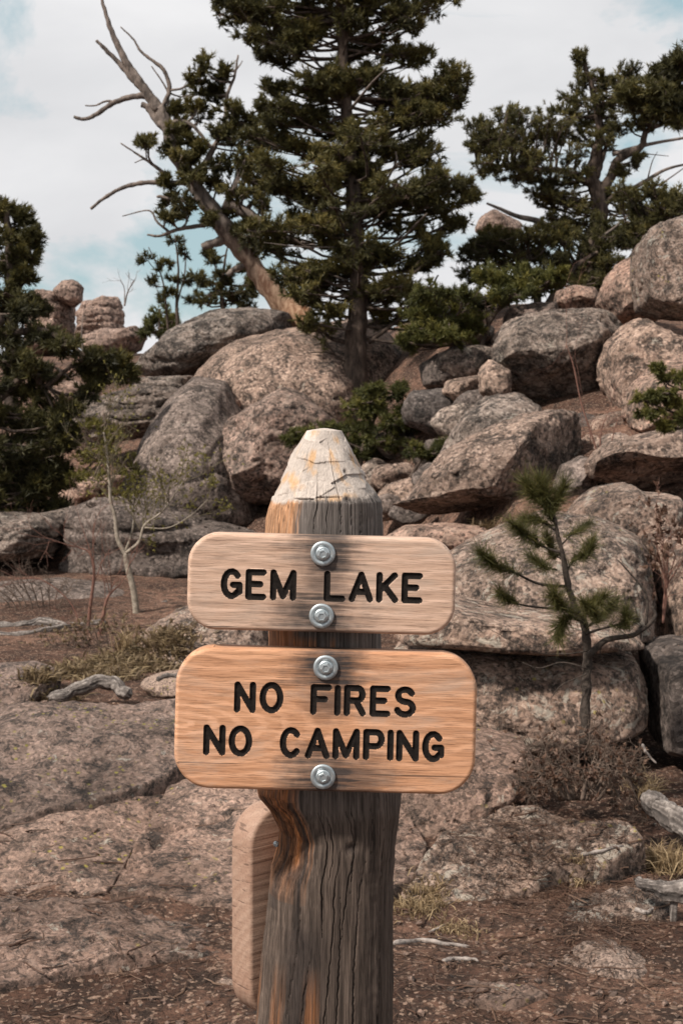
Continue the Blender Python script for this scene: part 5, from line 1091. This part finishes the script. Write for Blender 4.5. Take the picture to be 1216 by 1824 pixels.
    spl = np.exp(-((thf+2.12+.06*st)/.05)**2)*((pyf > 1405) & (pyf < 1640))+.8*np.exp(-((thf+2.62+.1*st2)/.10)**2)*((pyf > 1405) & (pyf < 1600)); col = col+(drk-col)*np.clip(spl, 0, .85)[:, None]
    col = col+(drk-col)*(np.clip(crk, 0, 1)*.9)[:, None]; col = col+(drk-col)*(knot*.8)[:, None]
    # whole lower post darker, from the foot of the lower board down
    col = np.clip(col*(1-.22*np.clip((pyf-1380)/60, 0, 1))[:, None], .008, .9)
    nr = len(py); i = np.arange(nr-1)[:, None]*na; j = np.arange(na)[None, :]; kk = (j+1) % na
    Q = np.stack([i+j, i+na+j, i+na+kk, i+kk], -1).reshape(-1, 4)
    # cut top
    ring = V[:na]; cen = ring.mean(0); tops = [ring]; Vt = [V]; n0 = len(V); Qt = []; ct = [col]
    prev = np.arange(na)
    for q_ in (.75, .5, .25):
        rv = cen+(ring-cen)*q_; rv[:, 2] += .004*(1-q_)+.0015*fbm(rv*90, 2); ids = n0+np.arange(na); n0 += na; Vt.append(rv); ct.append(np.tile(pale*1.1, (na, 1)))
        a = np.arange(na); b = (a+1) % na; Qt.append(np.stack([prev[a], prev[b], ids[b], ids[a]], -1)); prev = ids
    Vt.append(cen[None]+np.array([[0, 0, .004]])); ct.append(pale[None]*1.1); a = np.arange(na); b = (a+1) % na
    T = np.stack([prev[a], prev[b], np.full(na, n0)], -1)
    V = np.vstack(Vt); col = np.vstack(ct); Q = np.vstack([Q]+Qt)
    m, n, l, bs = mat_new('post_wood'); at = nd(n, 'ShaderNodeAttribute', attribute_name='wood'); tcx = n.new('ShaderNodeTexCoord')
    mpx = n.new('ShaderNodeMapping'); mpx.inputs['Scale'].default_value = (210, 210, 4); l.new(tcx.outputs['Object'], mpx.inputs[0])
    g = noise(n, l, mpx.outputs[0], 1., 5, .65, .3); mp2 = n.new('ShaderNodeMapping'); mp2.inputs['Scale'].default_value = (420, 420, 18); l.new(tcx.outputs['Object'], mp2.inputs[0]); g2 = noise(n, l, mp2.outputs[0], 1., 3, .6)
    f = math_(n, l, 'MULTIPLY', ramp(n, l, g, [(.3, .4), (.5, 1.), (.72, 1.7)]), ramp(n, l, g2, [(.34, .45), (.48, 1.)]))
    fm = math_(n, l, 'SUBTRACT', 1., math_(n, l, 'MULTIPLY', at.outputs['Alpha'], .72)); l.new(mixc(n, l, fm, at.outputs['Color'], f, 'MULTIPLY'), bs.inputs['Base Color']); bs.inputs['Roughness'].default_value = .85; bs.inputs['Specular IOR Level'].default_value = .2
    l.new(bump(n, l, math_(n, l, 'ADD', g, math_(n, l, 'MULTIPLY', g2, .5)), .7, .003), bs.inputs['Normal'])
    o = link_mesh('post', V, [Q[:, ::-1], T[:, ::-1]], m, None, True, {'wood': ('c', np.hstack([col, np.concatenate([tipf, np.ones(len(col)-len(tipf))])[:, None]]))}, post_root.location)
    o.parent = post_root; o.location = (0, 0, 0); o['label'] = 'weathered log post with pale axe-cut point'
post()
sc_ = bpy.data.objects.new('bolt', bme); C.objects.link(sc_); sc_.parent = post_root; sc_.location = Vector(P(492, 1503, 2.265))-Vector(post_root.location); sc_.scale = (.45, .8, .45); sc_['label'] = 'small screw head beside the side board'
for o in list(bpy.data.objects):
    if '_w' in o: del o['_w']
